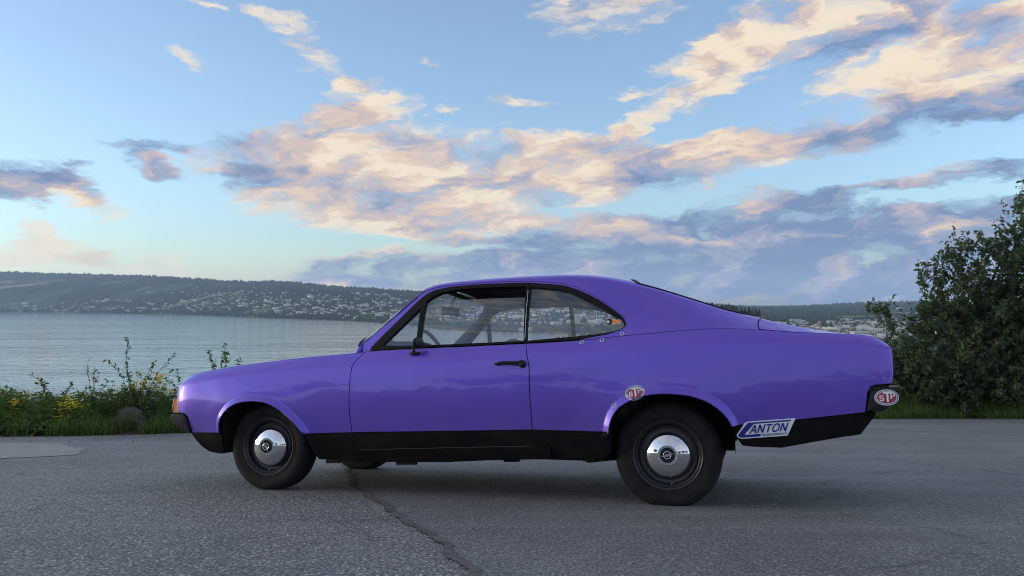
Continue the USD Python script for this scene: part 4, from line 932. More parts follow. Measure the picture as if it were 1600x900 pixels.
# clusters of houses, as they lie in view: centre, half size, number
TOWN = [(60, 484, 70, 3, 36), (10, 480, 50, 3, 16), (210, 484, 60, 3, 30), (400, 452, 50, 4, 24), (300, 484, 50, 4, 26), (120, 481, 75, 5, 60), (180, 470, 28, 2.5, 26), (250, 477, 30, 3, 22), (330, 458, 70, 8, 110), (350, 475, 60, 6, 60), (430, 470, 60, 12, 110), (470, 486, 60, 5, 45), (520, 475, 60, 14, 110), (600, 478, 45, 13, 80), (620, 462, 40, 3, 22), (590, 494, 50, 4, 26),
        (720, 485, 60, 16, 90), (800, 487, 60, 17, 90), (880, 490, 60, 17, 90), (940, 497, 40, 15, 60), (1280, 517, 70, 7, 90), (1390, 514, 60, 10, 120), (1230, 508, 30, 3, 26), (1440, 500, 40, 6, 34), (1330, 505, 60, 4, 40), (1380, 486, 40, 2, 6)]
rh = np.random.default_rng(77); hx, hy = [], []
for cx, cy, rx, ry, nn in TOWN:
    hx += list(cx + rx * np.clip(rh.normal(0, .7, nn), -1.6, 1.6)); hy += list(cy + ry * np.clip(rh.normal(0, .7, nn), -1.6, 1.6))
X, Y, Z, R_h, ok = on_land(hx, hy); X, Y, Z, R_h = X[ok], Y[ok], Z[ok], R_h[ok]
keep = []; cellz = {}
for i in range(len(X)):
    c = (int(X[i] // 15), int(Y[i] // 30))
    if c not in cellz: cellz[c] = 1; keep.append(i)
X, Y, Z, R_h = X[keep], Y[keep], Z[keep], R_h[keep]
HOUSE = np.stack([X, Y], 1); htree = cKDTree(HOUSE)
# woods: everywhere on the far slopes but where the houses and the fields are, thicker along the skyline
rt = np.random.default_rng(5)
N = 46000; A = rt.uniform(-.66, .66, N); U = rt.random(N)
Rr = np.where(A > az_of(1060), 700, shore(A)) ; Rr = Rr + (ridge_r(A) * 1.03 - Rr) * U ** .75
far_skip = rt.random(N)
sky_ = rt.random(N) < .16; Rr = np.where(sky_, ridge_r(A) * rt.uniform(.93, 1.01, N), Rr)
shr = (rt.random(N) < .06) & (A < az_of(1060)); Rr = np.where(shr, shore(A) + rt.uniform(8, 90, N), Rr)
tx, ty = Rr * np.sin(A), Rr * np.cos(A); tz = land(A, Rr)
msk = meshkit.fbm(np.stack([tx / 420, ty / 420, 0 * tx], -1), 4, 31)
dh, _ = htree.query(np.stack([tx, ty], 1))
infield = np.zeros(N, bool)
for a0, a1, r0, r1 in FPOLY: infield |= (A > a0) & (A < a1) & (Rr > r0 - 25) & (Rr < r1)
k = ~infield & (tz > LAKE + 1) & (dh > 11) & ((msk > .42) | sky_ | shr) & ((dh > 26) | (far_skip < .30))
tx, ty, tz, Rr = tx[k], ty[k], tz[k], Rr[k]
# the knoll on the right carries taller loose pines against the sky
kx, ky = 900 * math.sin(az_of(1085)), 900 * math.cos(az_of(1085))
gx, gy = rt.normal(kx, 75, 900), rt.normal(ky, 110, 900); gz = land(np.arctan2(gx, gy), np.hypot(gx, gy))
tx, ty, tz, Rr = np.r_[tx, gx], np.r_[ty, gy], np.r_[tz, gz], np.r_[Rr, np.hypot(gx, gy)]
nT = len(tx); sz = rt.uniform(4.2, 8.2, nT) * np.clip(Rr / 4800, .6, 1.1)
idx = rt.integers(0, 5, nT)
instancer('far_woods', [canopy(1, 1.0), canopy(2, 1.1), canopy(3, .9), canopy(4, 1.8), canopy(5, 2.1)], np.stack([tx, ty, tz - .6], 1), sz[:, None] * np.stack([rt.uniform(.8, 1.3, nT), rt.uniform(.8, 1.3, nT), rt.uniform(.8, 1.2, nT)], 1), idx, FAR_LEAF, rt.uniform(0, 6.28, nT),
          label='dark mixed woodland covering the far hillsides round the lake', cat='woodland')
# tall pines on the knoll, one by one
PINE_TRUNK = simple('pine_bark', (0.06, 0.045, 0.035), 0.9); PINE_LEAF = leafy('pine_needles', (0.010, 0.020, 0.010), (0.025, 0.040, 0.018), .6)
PX = [1108, 1114, 1119, 1127, 1131, 1134, 1138, 1143, 1147, 1151, 1158, 1163, 1170, 1175, 1181, 1186]
PH = [12, 9, 11, 14, 15, 13, 17, 15, 16, 12, 10, 9, 13, 9, 11, 9]
for i, (px, h) in enumerate(zip(PX, PH)):
    az = az_of(px); r = 900.0 + 25 * math.sin(i * 2.1); z0 = float(land(np.array([az]), np.array([r]))[0]) - .4
    top_py = 472 + (px - 1108) * .10 + (8 - h * .55); ztop = CAM[2] + (474 - top_py) / math.hypot(1250, px - 800) * r; h = max(ztop - z0, 7.0)
    t = thing('pine_tree', 'slender pine with a sparse ragged crown on the wooded knoll beyond the rear window', 'tree', (r * math.sin(az), r * math.cos(az), z0), group='pines against the sky on the knoll')
    put(t, 'trunk', tube([(0, 0, 0), (.1, 0, h * .5), (0, 0, h)], [.28, .2, .05], 6), PINE_TRUNK)
    rr_ = np.random.default_rng(i); blobs = []
    for q in range(9):
        f = .38 + .62 * q / 8; b = canopy(i * 10 + q, .8); b.apply_scale(max(.5, (1.15 - f) * h * .22) * rr_.uniform(.7, 1.1)); b.apply_translation((rr_.normal(0, .5), rr_.normal(0, .5), h * f - .4)); blobs.append(b)
    put(t, 'crown', cat_(*blobs), PINE_LEAF)

# houses: a few kinds, built once and placed many times
WALLS = {'white': simple('white_boards', (0.43, 0.43, 0.43), 0.7), 'grey': simple('grey_boards', (0.36, 0.37, 0.38), 0.7), 'cream': simple('cream_boards', (0.60, 0.52, 0.38), 0.7), 'red': simple('red_boards', (0.24, 0.07, 0.05), 0.7)}
ROOFS = {'dark': simple('dark_roof', (0.055, 0.055, 0.06), 0.7), 'tile': simple('tile_roof', (0.20, 0.085, 0.06), 0.8), 'pale': simple('pale_roof', (0.55, 0.56, 0.58), 0.5)}
PANE = simple('dark_pane', (0.03, 0.035, 0.045), 0.15)
UsdGeom.Scope.Define(stage, '/World/Looks/kinds') if False else None
def gable(L, W, H, P):
    v = np.array([[-L / 2, -W / 2 - .4, H], [L / 2, -W / 2 - .4, H], [L / 2, W / 2 + .4, H], [-L / 2, W / 2 + .4, H], [-L / 2, 0, H + P], [L / 2, 0, H + P]]) * [1.06, 1, 1]
    return trimesh.Trimesh(v, [[0, 1, 5], [0, 5, 4], [2, 3, 4], [2, 4, 5], [0, 4, 3], [1, 2, 5], [0, 3, 2], [0, 2, 1]], process=False)
def house(path_name, L, W, H, P, wall, roof, label, cat, win):
    cls = stage.CreateClassPrim('/_kinds_' + path_name); path = str(cls.GetPath())
    def part(nm, m, mat): usdkit.mesh(stage, '%s/%s' % (path, nm), m, mat, smooth=False)
    part('wall', moved(trimesh.creation.box((L, W, H + 2)), (0, 0, H / 2 - 1)), WALLS[wall])
    part('roof', gable(L, W, H, P) if P > 0 else moved(trimesh.creation.box((L + .4, W + .4, .5)), (0, 0, H + .2)), ROOFS[roof])
    if P > 0: part('chimney', moved(trimesh.creation.box((.8, .8, 1.6)), (L * .2, .3, H + P)), ROOFS['dark'])
    k = 0
    for fl in range(max(1, int(H // 2.8))):
        for c in range(win):
            x = -L / 2 + L * (c + .5) / win
            for s in (-1, 1):
                part('window' if k == 0 else 'window_%03d' % k, moved(trimesh.creation.box((min(1.6, L / win * .5), .08, 1.3)), (x, s * (W / 2 + .02), 1.5 + fl * 2.8)), PANE); k += 1
    return path, label, cat
KINDS_ = [house('white_house', 11, 8, 5.2, 2.4, 'white', 'dark', 'white house with a dark gabled roof among trees across the water', 'house', 3), house('small_white_house', 9, 7, 3.2, 2.2, 'white', 'pale', 'small white house with a pale roof on the far slope', 'house', 3),
    house('grey_house', 10, 8, 5.2, 2.2, 'grey', 'dark', 'grey house with a dark gabled roof on the far slope', 'house', 3), house('tiled_house', 11, 8, 5.0, 2.6, 'white', 'tile', 'white house with a reddish tiled roof across the water', 'house', 3),
    house('cream_house', 10, 8, 5.2, 2.4, 'cream', 'dark', 'cream house with a dark roof on the far slope', 'house', 3), house('red_house', 10, 7, 4.0, 2.4, 'red', 'dark', 'red boarded house with a dark roof on the far slope', 'house', 3),
    house('apartment_block', 26, 11, 9.5, 0, 'white', 'pale', 'long white flat roofed apartment block in the far town', 'building', 7), house('warehouse', 36, 18, 6.5, 0, 'white', 'pale', 'long pale flat roofed warehouse in the far town', 'building', 6)]
PROB = np.array([.30, .24, .12, .12, .09, .04, .06, .03])
order = np.argsort(R_h); kinds = rh.choice(len(KINDS_), len(X), p=PROB); yaws = rh.normal(0, .5, len(X)) + rh.choice([0, math.pi / 2], len(X), p=[.7, .3])
rest = []; MAXH = 300
for q, i in enumerate(order):
    path, lab, ct = KINDS_[kinds[i]]; s = rh.uniform(.85, 1.25) * (1.0 if R_h[i] > 2500 else .95)
    if q < MAXH: refer(path.replace('/_kinds_', ''), path, lab, ct, (X[i], Y[i], Z[i] - .4), float(yaws[i] - math.atan2(X[i], Y[i])), s, group=lab.replace('house', 'houses').replace('block', 'blocks').replace('warehouse', 'warehouses'))
    else: rest.append((i, s))
protos = [cat_(moved(trimesh.creation.box((11, 8, 6)), (0, 0, 2)), ), cat_(moved(trimesh.creation.box((24, 11, 10)), (0, 0, 3)))]
for nm, mat, big in (('far_houses', WALLS['white'], 0), ('far_house_roofs', ROOFS['dark'], 1)):
    i_ = np.array([r_[0] for r_ in rest]); s_ = np.array([r_[1] for r_ in rest])
    pm = [moved(trimesh.creation.box((11, 8, 6)), (0, 0, 2)), moved(trimesh.creation.box((26, 11, 10)), (0, 0, 3))] if not big else [gable(11, 8, 5.01, 2.4), moved(trimesh.creation.box((26.4, 11.4, .5)), (0, 0, 8.3))]
    instancer(nm, pm, np.stack([X[i_], Y[i_], Z[i_] - .4], 1), np.stack([s_] * 3, 1), (kinds[i_] >= 6).astype(int), mat, yaws[i_] - np.arctan2(X[i_], Y[i_]), label='mass of small pale houses higher on the far slopes' if not big else 'dark roofs of the small houses higher on the far slopes', cat='houses' if not big else 'roofs')
# thin tall mast in the town, seen through the rear side window
mx, my, mz, mr, _ = on_land([932.0], [505.0]); ms_ = thing('chimney_mast', 'thin pale chimney rising above the far town', 'chimney', (mx[0], my[0], mz[0]))
put(ms_, 'shaft', tube([(0, 0, 0), (0, 0, 22), (0, 0, 34)], [1.1, .8, .6], 10), WALLS['white']); put(ms_, 'foot', moved(trimesh.creation.box((8, 8, 5)), (0, 0, 2)), WALLS['grey'])

# ------------------------------------------------------------------ air
def make_haze(density):
    g = NG(); v = g.n('principled_volume', color=(0.60, 0.76, 1.0), density=density, anisotropy=0.1)
    return g.make('/World/Looks/haze_air', volume='@%s.volume' % v)
hz = trimesh.creation.box((22000, 14000, 460)); hz.apply_translation((0, 4600, 460 / 2 - 80))
HAZE = 4.3e-5
put('/World', 'haze', hz, make_haze(HAZE), smooth=False, kind='stuff')

# ------------------------------------------------------------------ plants along the edge
def leaf_mat(name, a, b, trans=0.35, sc=3.0, spec=0.3):
    g = NG(); tc = '@' + g.n('texture_coordinate') + '.object'; isl = '@' + g.n('geometry') + '.random_per_island'
    f = g.noise(tc, sc, 3.0, 0.5)
    c = g.mixc(g.m('multiply_add', isl, .65, g.m('multiply', f, .45)), a, b)
    p = g.n('principled_bsdf', base_color=c, roughness=0.55, specular_ior_level=spec)
    t = g.n('translucent_bsdf', color=g.mixc(0.5, c, (0.10, 0.16, 0.02)))
    m = g.n('mix_closure', fac=trans, closure1='@%s.BSDF' % p, closure2='@%s.BSDF' % t)
    return g.make('/World/Looks/' + name, surface='@%s.closure' % m)
GRASS = leaf_mat('grass_blades', (0.070, 0.125, 0.032), (0.190, 0.250, 0.070), .5)
WEED = leaf_mat('weed_leaves', (0.070, 0.120, 0.036), (0.170, 0.225, 0.080), .45)
BRAMBLE = leaf_mat('bramble_leaves', (0.050, 0.078, 0.032), (0.130, 0.160, 0.066), .45)
BUSHL = leaf_mat('bush_leaves', (0.034, 0.056, 0.031), (0.145, 0.178, 0.104), .30, 1.2)
STEMG = simple('green_stem', (0.07, 0.10, 0.03), 0.7)
STEMB = simple('brown_stem', (0.055, 0.040, 0.028), 0.85)
YELLOW = simple('yellow_petals', (0.80, 0.62, 0.015), 0.7)
STONE = simple('mossy_stone', (0.050, 0.046, 0.038), 0.95, vary=(9, .6), bump=(18, .9, .03))
def frame(dirs, roll):
    d = dirs / np.linalg.norm(dirs, axis=1, keepdims=True)
    ref = np.where(np.abs(d[:, 2:]) < .95, np.array([[0, 0, 1.0]]), np.array([[1.0, 0, 0]]))
    s = np.cross(d, ref); s /= np.linalg.norm(s, axis=1, keepdims=True); n = np.cross(s, d)
    c, k = np.cos(roll)[:, None], np.sin(roll)[:, None]
    return d, s * c + n * k, -s * k + n * c
def leaves(pos, dirs, length, width, roll, fold=.25, droop=.25):
    """Pointed leaves, six triangles each, folded along the rib and drooping."""
    d, s, n = frame(dirs, roll); L, W = length[:, None], width[:, None]
    base, tip = pos, pos + d * L - n * L * droop
    m1, m2 = pos + d * L * .34 + n * L * .03, pos + d * L * .70 - n * L * droop * .42
    a1, b1 = m1 + s * W * .5 + n * W * fold, m1 - s * W * .5 + n * W * fold
    a2, b2 = m2 + s * W * .36 + n * W * fold * .7, m2 - s * W * .36 + n * W * fold * .7
    V = np.stack([base, m1, m2, tip, a1, b1, a2, b2], 1); k = np.arange(len(pos))[:, None, None] * 8
    F = np.array([[0, 4, 1], [0, 1, 5], [1, 4, 6], [1, 6, 2], [1, 2, 7], [1, 7, 5], [2, 6, 3], [2, 3, 7]])[None] + k
    return trimesh.Trimesh(V.reshape(-1, 3), F.reshape(-1, 3), process=False)
def blades(pos, h, w, yaw, lean):
    k = len(pos); t = np.array([0, .4, .75, 1.0]); dx, dy = np.cos(yaw), np.sin(yaw); V = []
    for i, a in enumerate(t):
        off = lean * h * a ** 2; c = pos + np.stack([dx * off, dy * off, h * a * (1 - .25 * lean * a)], 1)
        ww = w * (1 - a ** 1.5) * .5
        V += [c + np.stack([-dy * ww, dx * ww, 0 * ww], 1), c - np.stack([-dy * ww, dx * ww, 0 * ww], 1)] if i < 3 else [c]
    V = np.stack(V, 1); b = np.arange(k)[:, None, None] * 7
    F = np.array([[0, 1, 3], [0, 3, 2], [2, 3, 5], [2, 5, 4], [4, 5, 6]])[None] + b
    return trimesh.Trimesh(V.reshape(-1, 3), F.reshape(-1, 3), process=False)
def edge_at(px, back=0.0):
    """On the verge, on the line of sight of a column of the photograph, this far behind the asphalt's edge."""
    t = (px - 800) / 1250.0; y = 10.0
    for _ in range(20): y = float(edge_y(t * y)) + back
    return np.array([t * y, y, float(bank_z(np.array([t * y]), np.array([y]))[0])]), y
rp = np.random.default_rng(42)
def grass_strip(name, x0, x1, n, depth, hmin, hmax, label, fade=True):
    x = rp.uniform(x0, x1, n); s = rp.uniform(0, 1, n) ** 1.3 * depth - .08; y = edge_y(x) + s
    cl = meshkit.fbm(np.stack([x * 1.6, s * 1.6, 0 * x], -1), 3, 8)
    keep = cl > .36; x, y, s, cl = x[keep], y[keep], s[keep], cl[keep]
    h = (hmin + (hmax - hmin) * np.clip(s / .6, 0.12, 1)) * rp.uniform(.55, 1.15, len(x)) * (.5 + cl)
    m = blades(np.stack([x, y, bank_z(x, y) - .01], 1), h, rp.uniform(.007, .016, len(x)), rp.uniform(0, 6.28, len(x)), rp.uniform(.1, .75, len(x)))
    put('/World', name, m, GRASS, smooth=False, label=label, cat='grass', kind='stuff')
grass_strip('grass', -10.5, -4.2, 24000, 2.3, .30, .54, 'tall green grass along the edge of the asphalt by the lake')
grass_strip('grass', -4.2, 7.5, 6500, 1.2, .10, .36, 'low grass along the edge of the asphalt behind the car')
grass_strip('grass', 7.5, 14.0, 12000, 2.0, .22, .66, 'grass at the foot of the big dark bush')
# low leafy ground cover among the grass
def cover(name, x0, x1, n, depth, lo, hi, label):
    x = rp.uniform(x0, x1, n); s = rp.uniform(-.04, depth, n); y = edge_y(x) + s
    k = meshkit.fbm(np.stack([x * 2.1, s * 2.1, 0 * x + 5], -1), 3, 12) > .44; x, y, s = x[k], y[k], s[k]; m = len(x)
    P = np.stack([x, y, bank_z(x, y) + rp.uniform(.02, 1, m) * (lo + (hi - lo) * np.clip(s / .7, .1, 1))], 1)
    D = np.stack([rp.normal(0, 1, m), rp.normal(0, 1, m), rp.uniform(-.1, .8, m)], 1)
    L = rp.uniform(.04, .13, m); put('/World', name, leaves(P, D, L, L * rp.uniform(.35, .6, m), rp.normal(0, .5, m)), WEED, smooth=False, label=label, cat='ground cover', kind='stuff')
cover('undergrowth', -10.5, -4.0, 18000, 1.9, .12, .50, 'mixed leafy weeds between the grass at the lake edge')
cover('undergrowth', -4.0, 13.5, 7000, 1.3, .08, .30, 'mixed leafy weeds along the far edge of the asphalt')

def dock(px, back, size, n, label):
    p, _ = edge_at(px, back); t = thing('broadleaf_weed', label, 'plant', p, group='broad leaved weeds on the verge')
    r = np.random.default_rng(int(px * 7)); yaw = np.arange(n) * 2.4 + r.uniform(0, 6); el = r.uniform(.35, 1.15, n)
    for i in range(n):
        L = size * r.uniform(.65, 1.1); d = np.array([math.cos(yaw[i]) * math.cos(el[i]), math.sin(yaw[i]) * math.cos(el[i]), math.sin(el[i])])
        u = np.linspace(0, 1, 7); c = d[None] * (u * L)[:, None] - np.array([0, 0, 1.0]) * (u ** 2 * L * .35)[:, None]
        w = L * .24 * np.sin(np.pi * np.clip(u * .93 + .06, 0, 1)) ** .8; s = np.array([-math.sin(yaw[i]), math.cos(yaw[i]), 0])
        wav = .02 * np.sin(u * 14 + i)
        V = np.stack([c + s * w[:, None] / 2 + np.array([0, 0, 1]) * (wav + w * .18)[:, None], c, c - s * w[:, None] / 2 + np.array([0, 0, 1]) * (w * .18 - wav)[:, None]], 1).reshape(-1, 3)
        F = []
        for k in range(6):
            a = k * 3; F += [[a, a + 1, a + 4], [a, a + 4, a + 3], [a + 1, a + 2, a + 5], [a + 1, a + 5, a + 4]]
        put(t, 'leaf', trimesh.Trimesh(V, F, process=False), WEED, smooth=True)
for px, bk, sz, n, lab in ((112, .18, .42, 13, 'large broad leaved weed at the asphalt edge left of the boulder'), (60, .25, .34, 10, 'broad leaved weed left of the big leaved one'), (20, .45, .36, 10, 'broad leaved weed nearest the left edge of the picture'),
                           (150, .5, .30, 9, 'smaller broad leaved weed behind the big leaved one'), (262, .35, .28, 9, 'broad leaved weed just ahead of the front bumper')):
    dock(px, bk, sz, n, lab)

def cane_leaves(pts, r, n, size, spread=.5):
    pts = np.array(pts); d = np.r_[0, np.cumsum(np.linalg.norm(np.diff(pts, axis=0), axis=1))]; u = np.sort(r.uniform(.12, 1, n)) * d[-1]
    P = np.stack([np.interp(u, d, pts[:, k]) for k in range(3)], 1); T = np.gradient(pts, axis=0); T = np.stack([np.interp(u, d, T[:, k]) for k in range(3)], 1); T /= np.linalg.norm(T, axis=1, keepdims=True)
    D = T * .5 + r.normal(0, 1, (n, 3)) * [1, 1, .6]; L = size * r.uniform(.6, 1.2, n)
    return P + r.normal(0, .012, (n, 3)), D, L
def bramble(px, back, canes, label, name='bramble', cat='bramble', leafm=BRAMBLE, size=.062, group=None):
    """canes: (dx at the tip, height, bow, number of leaves), in metres"""
    p, _ = edge_at(px, back); t = thing(name, label, cat, p, group=group); r = np.random.default_rng(int(px * 13 + back * 10)); PP, DD, LL = [], [], []
    for dx, h, bow, nl in canes:
        u = np.linspace(0, 1, 12); dy = r.normal(0, .2)
        c = np.stack([dx * u ** 1.4 + .03 * np.sin(u * 7 + dx * 9), dy * u, h * (u * (1 + bow) - bow * u ** 2)], 1)
        put(t, 'cane', tube(c, np.linspace(.006, .0022, 12), 5), STEMB)
        a, b, l = cane_leaves(c, r, nl, size); PP.append(a); DD.append(b); LL.append(l)
    P, D, L = np.vstack(PP), np.vstack(DD), np.concatenate(LL)
    put(t, 'foliage', leaves(P, D, L, L * r.uniform(.45, .65, len(L)), r.normal(0, .6, len(L))), leafm, smooth=False)
bramble(215, .75, [(.02, 1.28, .15, 60), (-.32, .98, .35, 46), (.42, .86, .3, 44), (.62, 1.02, .1, 30), (-.1, .75, .3, 50), (.2, .7, .4, 50)], 'tall bramble with an arching shoot above the boulder')
bramble(95, .8, [(-.45, .78, .6, 44), (-.20, .72, .4, 40), (.12, .66, .3, 44), (.3, .55, .6, 40)], 'bramble with drooping shoots above the broad leaved weed')
bramble(145, .9, [(.05, .78, .1, 36), (-.12, .98, .05, 26), (.25, .70, .4, 40)], 'thin bramble left of the boulder, its bare tips against the water')
bramble(40, .7, [(-.25, .55, .5, 36), (.2, .5, .6, 36)], 'low bramble near the left edge of the picture')
bramble(300, .7, [(-.35, .72, .5, 46), (-.15, .85, .2, 50), (.3, .8, .3, 50)], 'bramble behind the front corner of the bonnet')
bramble(345, .8, [(-.18, 1.10, .1, 90), (.05, 1.18, .05, 100), (.2, 1.08, .2, 90), (-.05, .95, .2, 80), (.35, 1.0, .3, 70)], 'leafy young shrub rising behind the bonnet', 'leafy_shrub', 'shrub', size=.060)
bramble(240, .5, [(.05, 1.0, .05, 34), (-.25, .8, .2, 36), (.3, .85, .2, 36)], 'upright leafy shoots between the boulder and the car')
bramble(165, .6, [(.0, .9, .05, 24), (.15, .72, .2, 30)], 'two thin upright shoots left of the boulder')
bramble(10, .6, [(.1, .62, .2, 30), (-.2, .5, .3, 30)], 'leafy shoots at the left edge of the picture')
bramble(190, .5, [(.1, .6, .4, 50), (-.2, .55, .5, 50), (.3, .5, .5, 40)], 'low leafy bramble just left of the boulder', size=.055)

def yellow_plant(px, back, h, n, label):
    p, _ = edge_at(px, back); t = thing('yellow_flower_plant', label, 'flowering plant', p, group='yellow flowering weeds by the lake'); r = np.random.default_rng(int(px * 3)); PP, DD, LL = [], [], []; heads = []
    for k in range(n):
        hh = h * r.uniform(.7, 1.05); dx, dy = r.normal(0, .10), r.normal(0, .10); u = np.linspace(0, 1, 8); c = np.stack([dx * u ** 1.3, dy * u ** 1.3, hh * u], 1)
        put(t, 'stem', tube(c, np.linspace(.005, .002, 8), 5), STEMG); a, b, l = cane_leaves(c, r, 9, .085); PP.append(a); DD.append(b); LL.append(l)
        m = r.integers(12, 20); q = c[-1] + r.normal(0, 1, (m, 3)) * [.034, .034, .040]
        heads.append(leaves(np.repeat(q, 4, 0), np.stack([np.tile([1, -1, 0, 0], m), np.tile([0, 0, 1, -1], m), np.full(4 * m, .35)], 1).astype(float), np.full(4 * m, .024), np.full(4 * m, .021), np.zeros(4 * m)))
    P, D, L = np.vstack(PP), np.vstack(DD), np.concatenate(LL); put(t, 'foliage', leaves(P, D, L, L * .4, r.normal(0, .5, len(L))), WEED, smooth=False); put(t, 'flowers', cat_(*heads), YELLOW, smooth=False)
for px, bk, h, n, lab in ((113, .45, .50, 5, 'yellow flowering weed above the large broad leaves'), (126, .40, .42, 4, 'yellow flowering weed beside the first, nearer the boulder'), (232, .55, .66, 5, 'tall yellow flowering weed above the boulder'), (250, .60, .72, 6, 'tallest yellow flowering weed, just ahead of the bonnet'),
                          (205, .75, .66, 3, 'thin yellow flowering weed left above the boulder'), (27, .5, .46, 3, 'yellow flowering weed near the left edge of the picture'), (20, .3, .28, 2, 'short yellow flowering weed at the left edge of the picture'), (72, .15, .22, 1, 'single low yellow flower at the asphalt edge'), (268, .5, .5, 3, 'yellow flowering weed half hidden by the turn signal')):
    yellow_plant(px, bk, h, n, lab)
# boulder and small stones
def stone(name, px, back, size, seed, label, group=None):
    p, _ = edge_at(px, back); m = trimesh.creation.icosphere(4, 1.0); v = m.vertices; d = .72 + .55 * meshkit.fbm(v * 1.3 + seed, 3, seed) + .10 * meshkit.fbm(v * 6 + seed, 3, seed); v = v * d[:, None]
    v[:, 2] = np.where(v[:, 2] < -.35, -.35 + (v[:, 2] + .35) * .3, v[:, 2])
    put('/World', name, trimesh.Trimesh(v * size, m.faces, process=False), STONE, smooth=True, label=label, cat='stone', group=group, loc=p + [0, 0, size[2] * .3 - .07])
stone('boulder', 203, .52, (.27, .22, .24), 3, 'rounded mossy boulder half hidden in the grass by the lake')
stone('boulder', 12, .55, (.25, .2, .16), 8, 'low brown stone in the weeds at the left edge')
for i in range(12):
    px = rp.uniform(-20, 270); x, y = ground_px(px, rp.uniform(681, 692)); s = rp.uniform(.008, .018)
    m = trimesh.creation.icosphere(1, s); m.vertices *= rp.uniform(.6, 1.2, (1, 3)) * [1, 1, .6]
    put('/World', 'pebble', m, STONE, smooth=False, label='small loose stone on the asphalt by the grass', cat='stone', group='loose stones along the asphalt edge', loc=onground(x, y, s * .3))

# the big dark bush on the right, the sapling behind the tail and low growth between them
def bush(name, px, back, stems, lumps, nleaf, size, label, cat, seed, leafm=BUSHL):
    """lumps: (x, depth, z, rx, ry, rz) ellipsoids of foliage in metres from the foot; leaves gather on twigs inside them"""
    p, _ = edge_at(px, back); t = thing(name, label, cat, p); r = np.random.default_rng(seed); lumps = np.array(lumps, float)
    wgt = lumps[:, 3] * lumps[:, 4] * lumps[:, 5]; wgt = wgt ** .75; wgt /= wgt.sum(); nt = nleaf // 26; which = r.choice(len(lumps), nt, p=wgt)
    d = r.normal(0, 1, (nt, 3)); d /= np.linalg.norm(d, axis=1, keepdims=True); rad = r.uniform(.35, 1.0, nt) ** .55
    c = lumps[which, :3] + d * rad[:, None] * lumps[which, 3:] * (.72 + .55 * meshkit.fbm(d * 1.7 + which[:, None], 3, seed)[:, None])
    c[:, 2] = np.maximum(c[:, 2], .12)
    for bx, by, bz, rr in stems:
        u = np.linspace(0, 1, 10); put(t, 'trunk' if rr > .05 else 'branch', tube(np.stack([bx * u ** 1.3 + .06 * np.sin(u * 6 + bx), by * u, bz * u ** .9], 1), np.linspace(rr, rr * .2, 10), 6), STEMB)
    # twigs: each carries a spray of leaves
    foot = lumps[which, :3] * [.8, .8, .55]; out = c - foot; out /= np.maximum(np.linalg.norm(out, axis=1, keepdims=True), .05); out = out * .8 + r.normal(0, .5, (nt, 3)); out[:, 2] += .15; tl = r.uniform(.16, .36, nt) * size / .075
    k = 26; u = r.uniform(.0, 1, (nt, k)); P = c[:, None] + out[:, None] * (u * tl[:, None])[..., None] + r.normal(0, .022, (nt, k, 3)) * size / .075
    D = out[:, None] * .5 + r.normal(0, .8, (nt, k, 3)); L = size * np.clip(r.lognormal(-.1, .35, nt * k), .4, 1.8)
    put(t, 'foliage', leaves(P.reshape(-1, 3), D.reshape(-1, 3), L, L * r.uniform(.45, .7, nt * k), r.normal(0, .7, nt * k)), leafm, smooth=False)
    tw = np.arange(0, nt, 2); A_, B_ = c[tw] - out[tw] * .12, c[tw] + out[tw] * tl[tw][:, None]; s = np.cross(B_ - A_, [0, 1.0, .2]); s /= np.maximum(np.linalg.norm(s, axis=1, keepdims=True), 1e-6); s *= .0045; q = np.cross(B_ - A_, s); q /= np.maximum(np.linalg.norm(q, axis=1, keepdims=True), 1e-6); q *= .0045
    V = np.stack([A_ + s, A_ - s * .5 + q, A_ - s * .5 - q, B_], 1).reshape(-1, 3); o = np.arange(len(tw))[:, None, None] * 4; put(t, 'twigs', trimesh.Trimesh(V, (np.array([[0, 1, 3], [1, 2, 3], [2, 0, 3]])[None] + o).reshape(-1, 3), process=False), STEMB, smooth=False)
_, by_ = edge_at(1500, .9); S_ = by_ / 1250.0     # metres to a pixel there
def L_(px, py, rx, ry, dep=0.0, rd=None): return ((px - 1500) * S_, dep, (652 - py) * S_, rx * S_, (rd or rx) * S_, ry * S_)
bush('bush', 1500, .9, [(-.9, 0, 2.3, .05), (.3, .1, 3.0, .07), (1.2, .2, 3.9, .06), (.9, -.2, 2.6, .05), (-.3, .2, 2.8, .04), (1.5, 0, 4.4, .035), (-1.3, -.1, 1.2, .03)],
     [L_(1430, 600, 45, 55), L_(1480, 560, 62, 80), L_(1550, 560, 70, 95), L_(1620, 540, 70, 110), L_(1500, 480, 48, 42), L_(1560, 450, 52, 52), L_(1610, 430, 45, 60), L_(1455, 455, 24, 16), L_(1475, 430, 26, 14), L_(1497, 408, 26, 18), L_(1535, 400, 26, 20), L_(1590, 350, 20, 34), L_(1604, 300, 11, 22), L_(1572, 392, 22, 20), L_(1660, 480, 60, 130), L_(1640, 360, 40, 60), L_(1452, 520, 34, 40), L_(1520, 620, 60, 34), L_(1580, 610, 60, 40), L_(1450, 630, 40, 24), L_(1560, 510, 50, 60), L_(1640, 620, 50, 40)],
     70000, .074, 'big dark leafy bush at the edge of the asphalt right of the car', 'bush', 101)
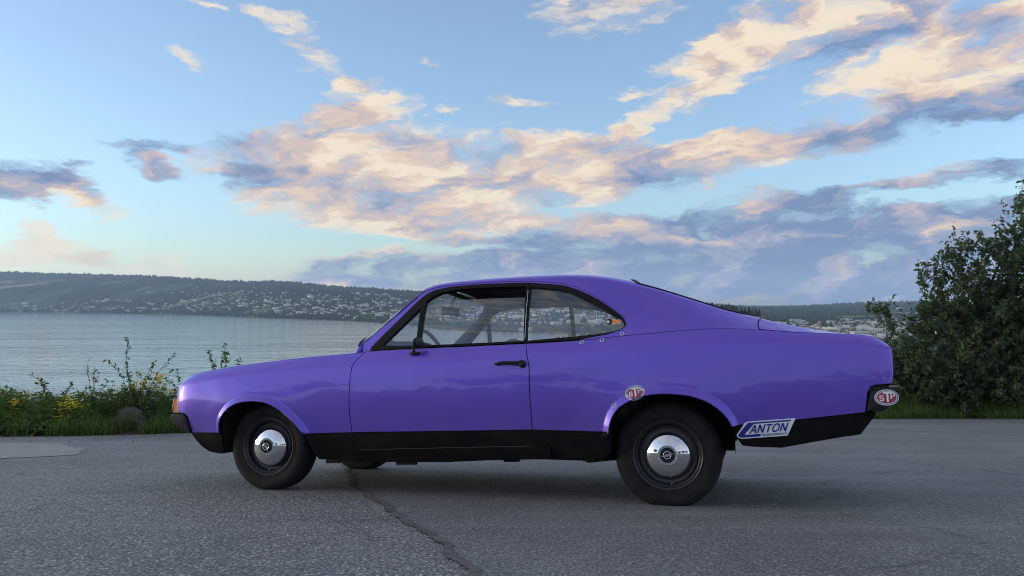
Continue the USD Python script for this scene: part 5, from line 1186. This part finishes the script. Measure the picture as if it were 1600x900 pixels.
bush('sapling', 1384, .9, [(.0, 0, 1.75, .022), (-.25, 0, 1.55, .010), (.15, .05, 1.2, .01)], [((x - 1384) * S_, 0, (652 - y) * S_, rx * S_, .2, ry * S_) for x, y, rx, ry in ((1384, 520, 9, 20), (1372, 502, 10, 4), (1362, 498, 7, 3), (1390, 545, 10, 18), (1384, 500, 5, 8), (1380, 580, 14, 22))], 1500, .062, 'thin sapling with a bent top shoot behind the tail of the car', 'sapling', 55)
bush('low_bush', 1408, .9, [(.1, 0, .9, .015), (-.2, 0, .7, .012)], [L_(1405, 600, 30, 30)[0:0] or ((1405 - 1408) * S_, 0, .45, .5, .3, .5), ((1425 - 1408) * S_, .2, .8, .4, .3, .5)], 7500, .060, 'low dark shrub between the rear bumper and the big bush', 'shrub', 56)
bramble(1425, .4, [(-.3, .7, .3, 60), (.1, .8, .2, 60), (.4, .65, .4, 60), (.0, .5, .4, 50)], 'green bramble in front of the big dark bush', size=.06, leafm=WEED)
bramble(1470, .3, [(-.4, .5, .5, 50), (.2, .55, .3, 50), (.5, .45, .4, 50)], 'low green bramble at the foot of the big dark bush', size=.055, leafm=WEED)

# trees up the slope behind the viewer: the car's paint and hubcaps mirror them
def yard_tree(x, y, h, w, seed, label):
    p = onground(x, y); t = thing('tree', label, 'tree', p, group='trees up the slope mirrored in the car'); r = np.random.default_rng(seed)
    put(t, 'trunk', tube([(0, 0, -.3), (.1, 0, h * .3), (-.05, .1, h * .75)], [.22, .17, .05], 8), STEMB)
    n = 2600; k = r.integers(0, 9, n); cc = r.normal(0, .45, (9, 3)) * [w, w, h * .28] + [0, 0, h * .58]; d = r.normal(0, 1, (n, 3)); d /= np.linalg.norm(d, axis=1, keepdims=True)
    P = cc[k] + d * r.uniform(.5, 1, (n, 1)) * [w * .55, w * .55, h * .22]; L = r.uniform(.35, .7, n); P[:, 2] = np.maximum(P[:, 2], h * .12)
    put(t, 'crown', leaves(P, r.normal(0, 1, (n, 3)), L, L * .7, r.normal(0, 1, n)), BUSHL, smooth=False)
for i, (x, y, h, w) in enumerate(((-20, -27, 6.5, 3.2), (-13, -38, 5.5, 3.0), (10, -40, 5.0, 3.0), (18, -32, 6.5, 3.4), (27, -24, 7, 3.6), (-31, -19, 7, 3.5), (2, -46, 4.0, 3.2))):
    yard_tree(x, y, h, w, 200 + i, 'leafy tree up the slope behind the viewer, seen only as a reflection')
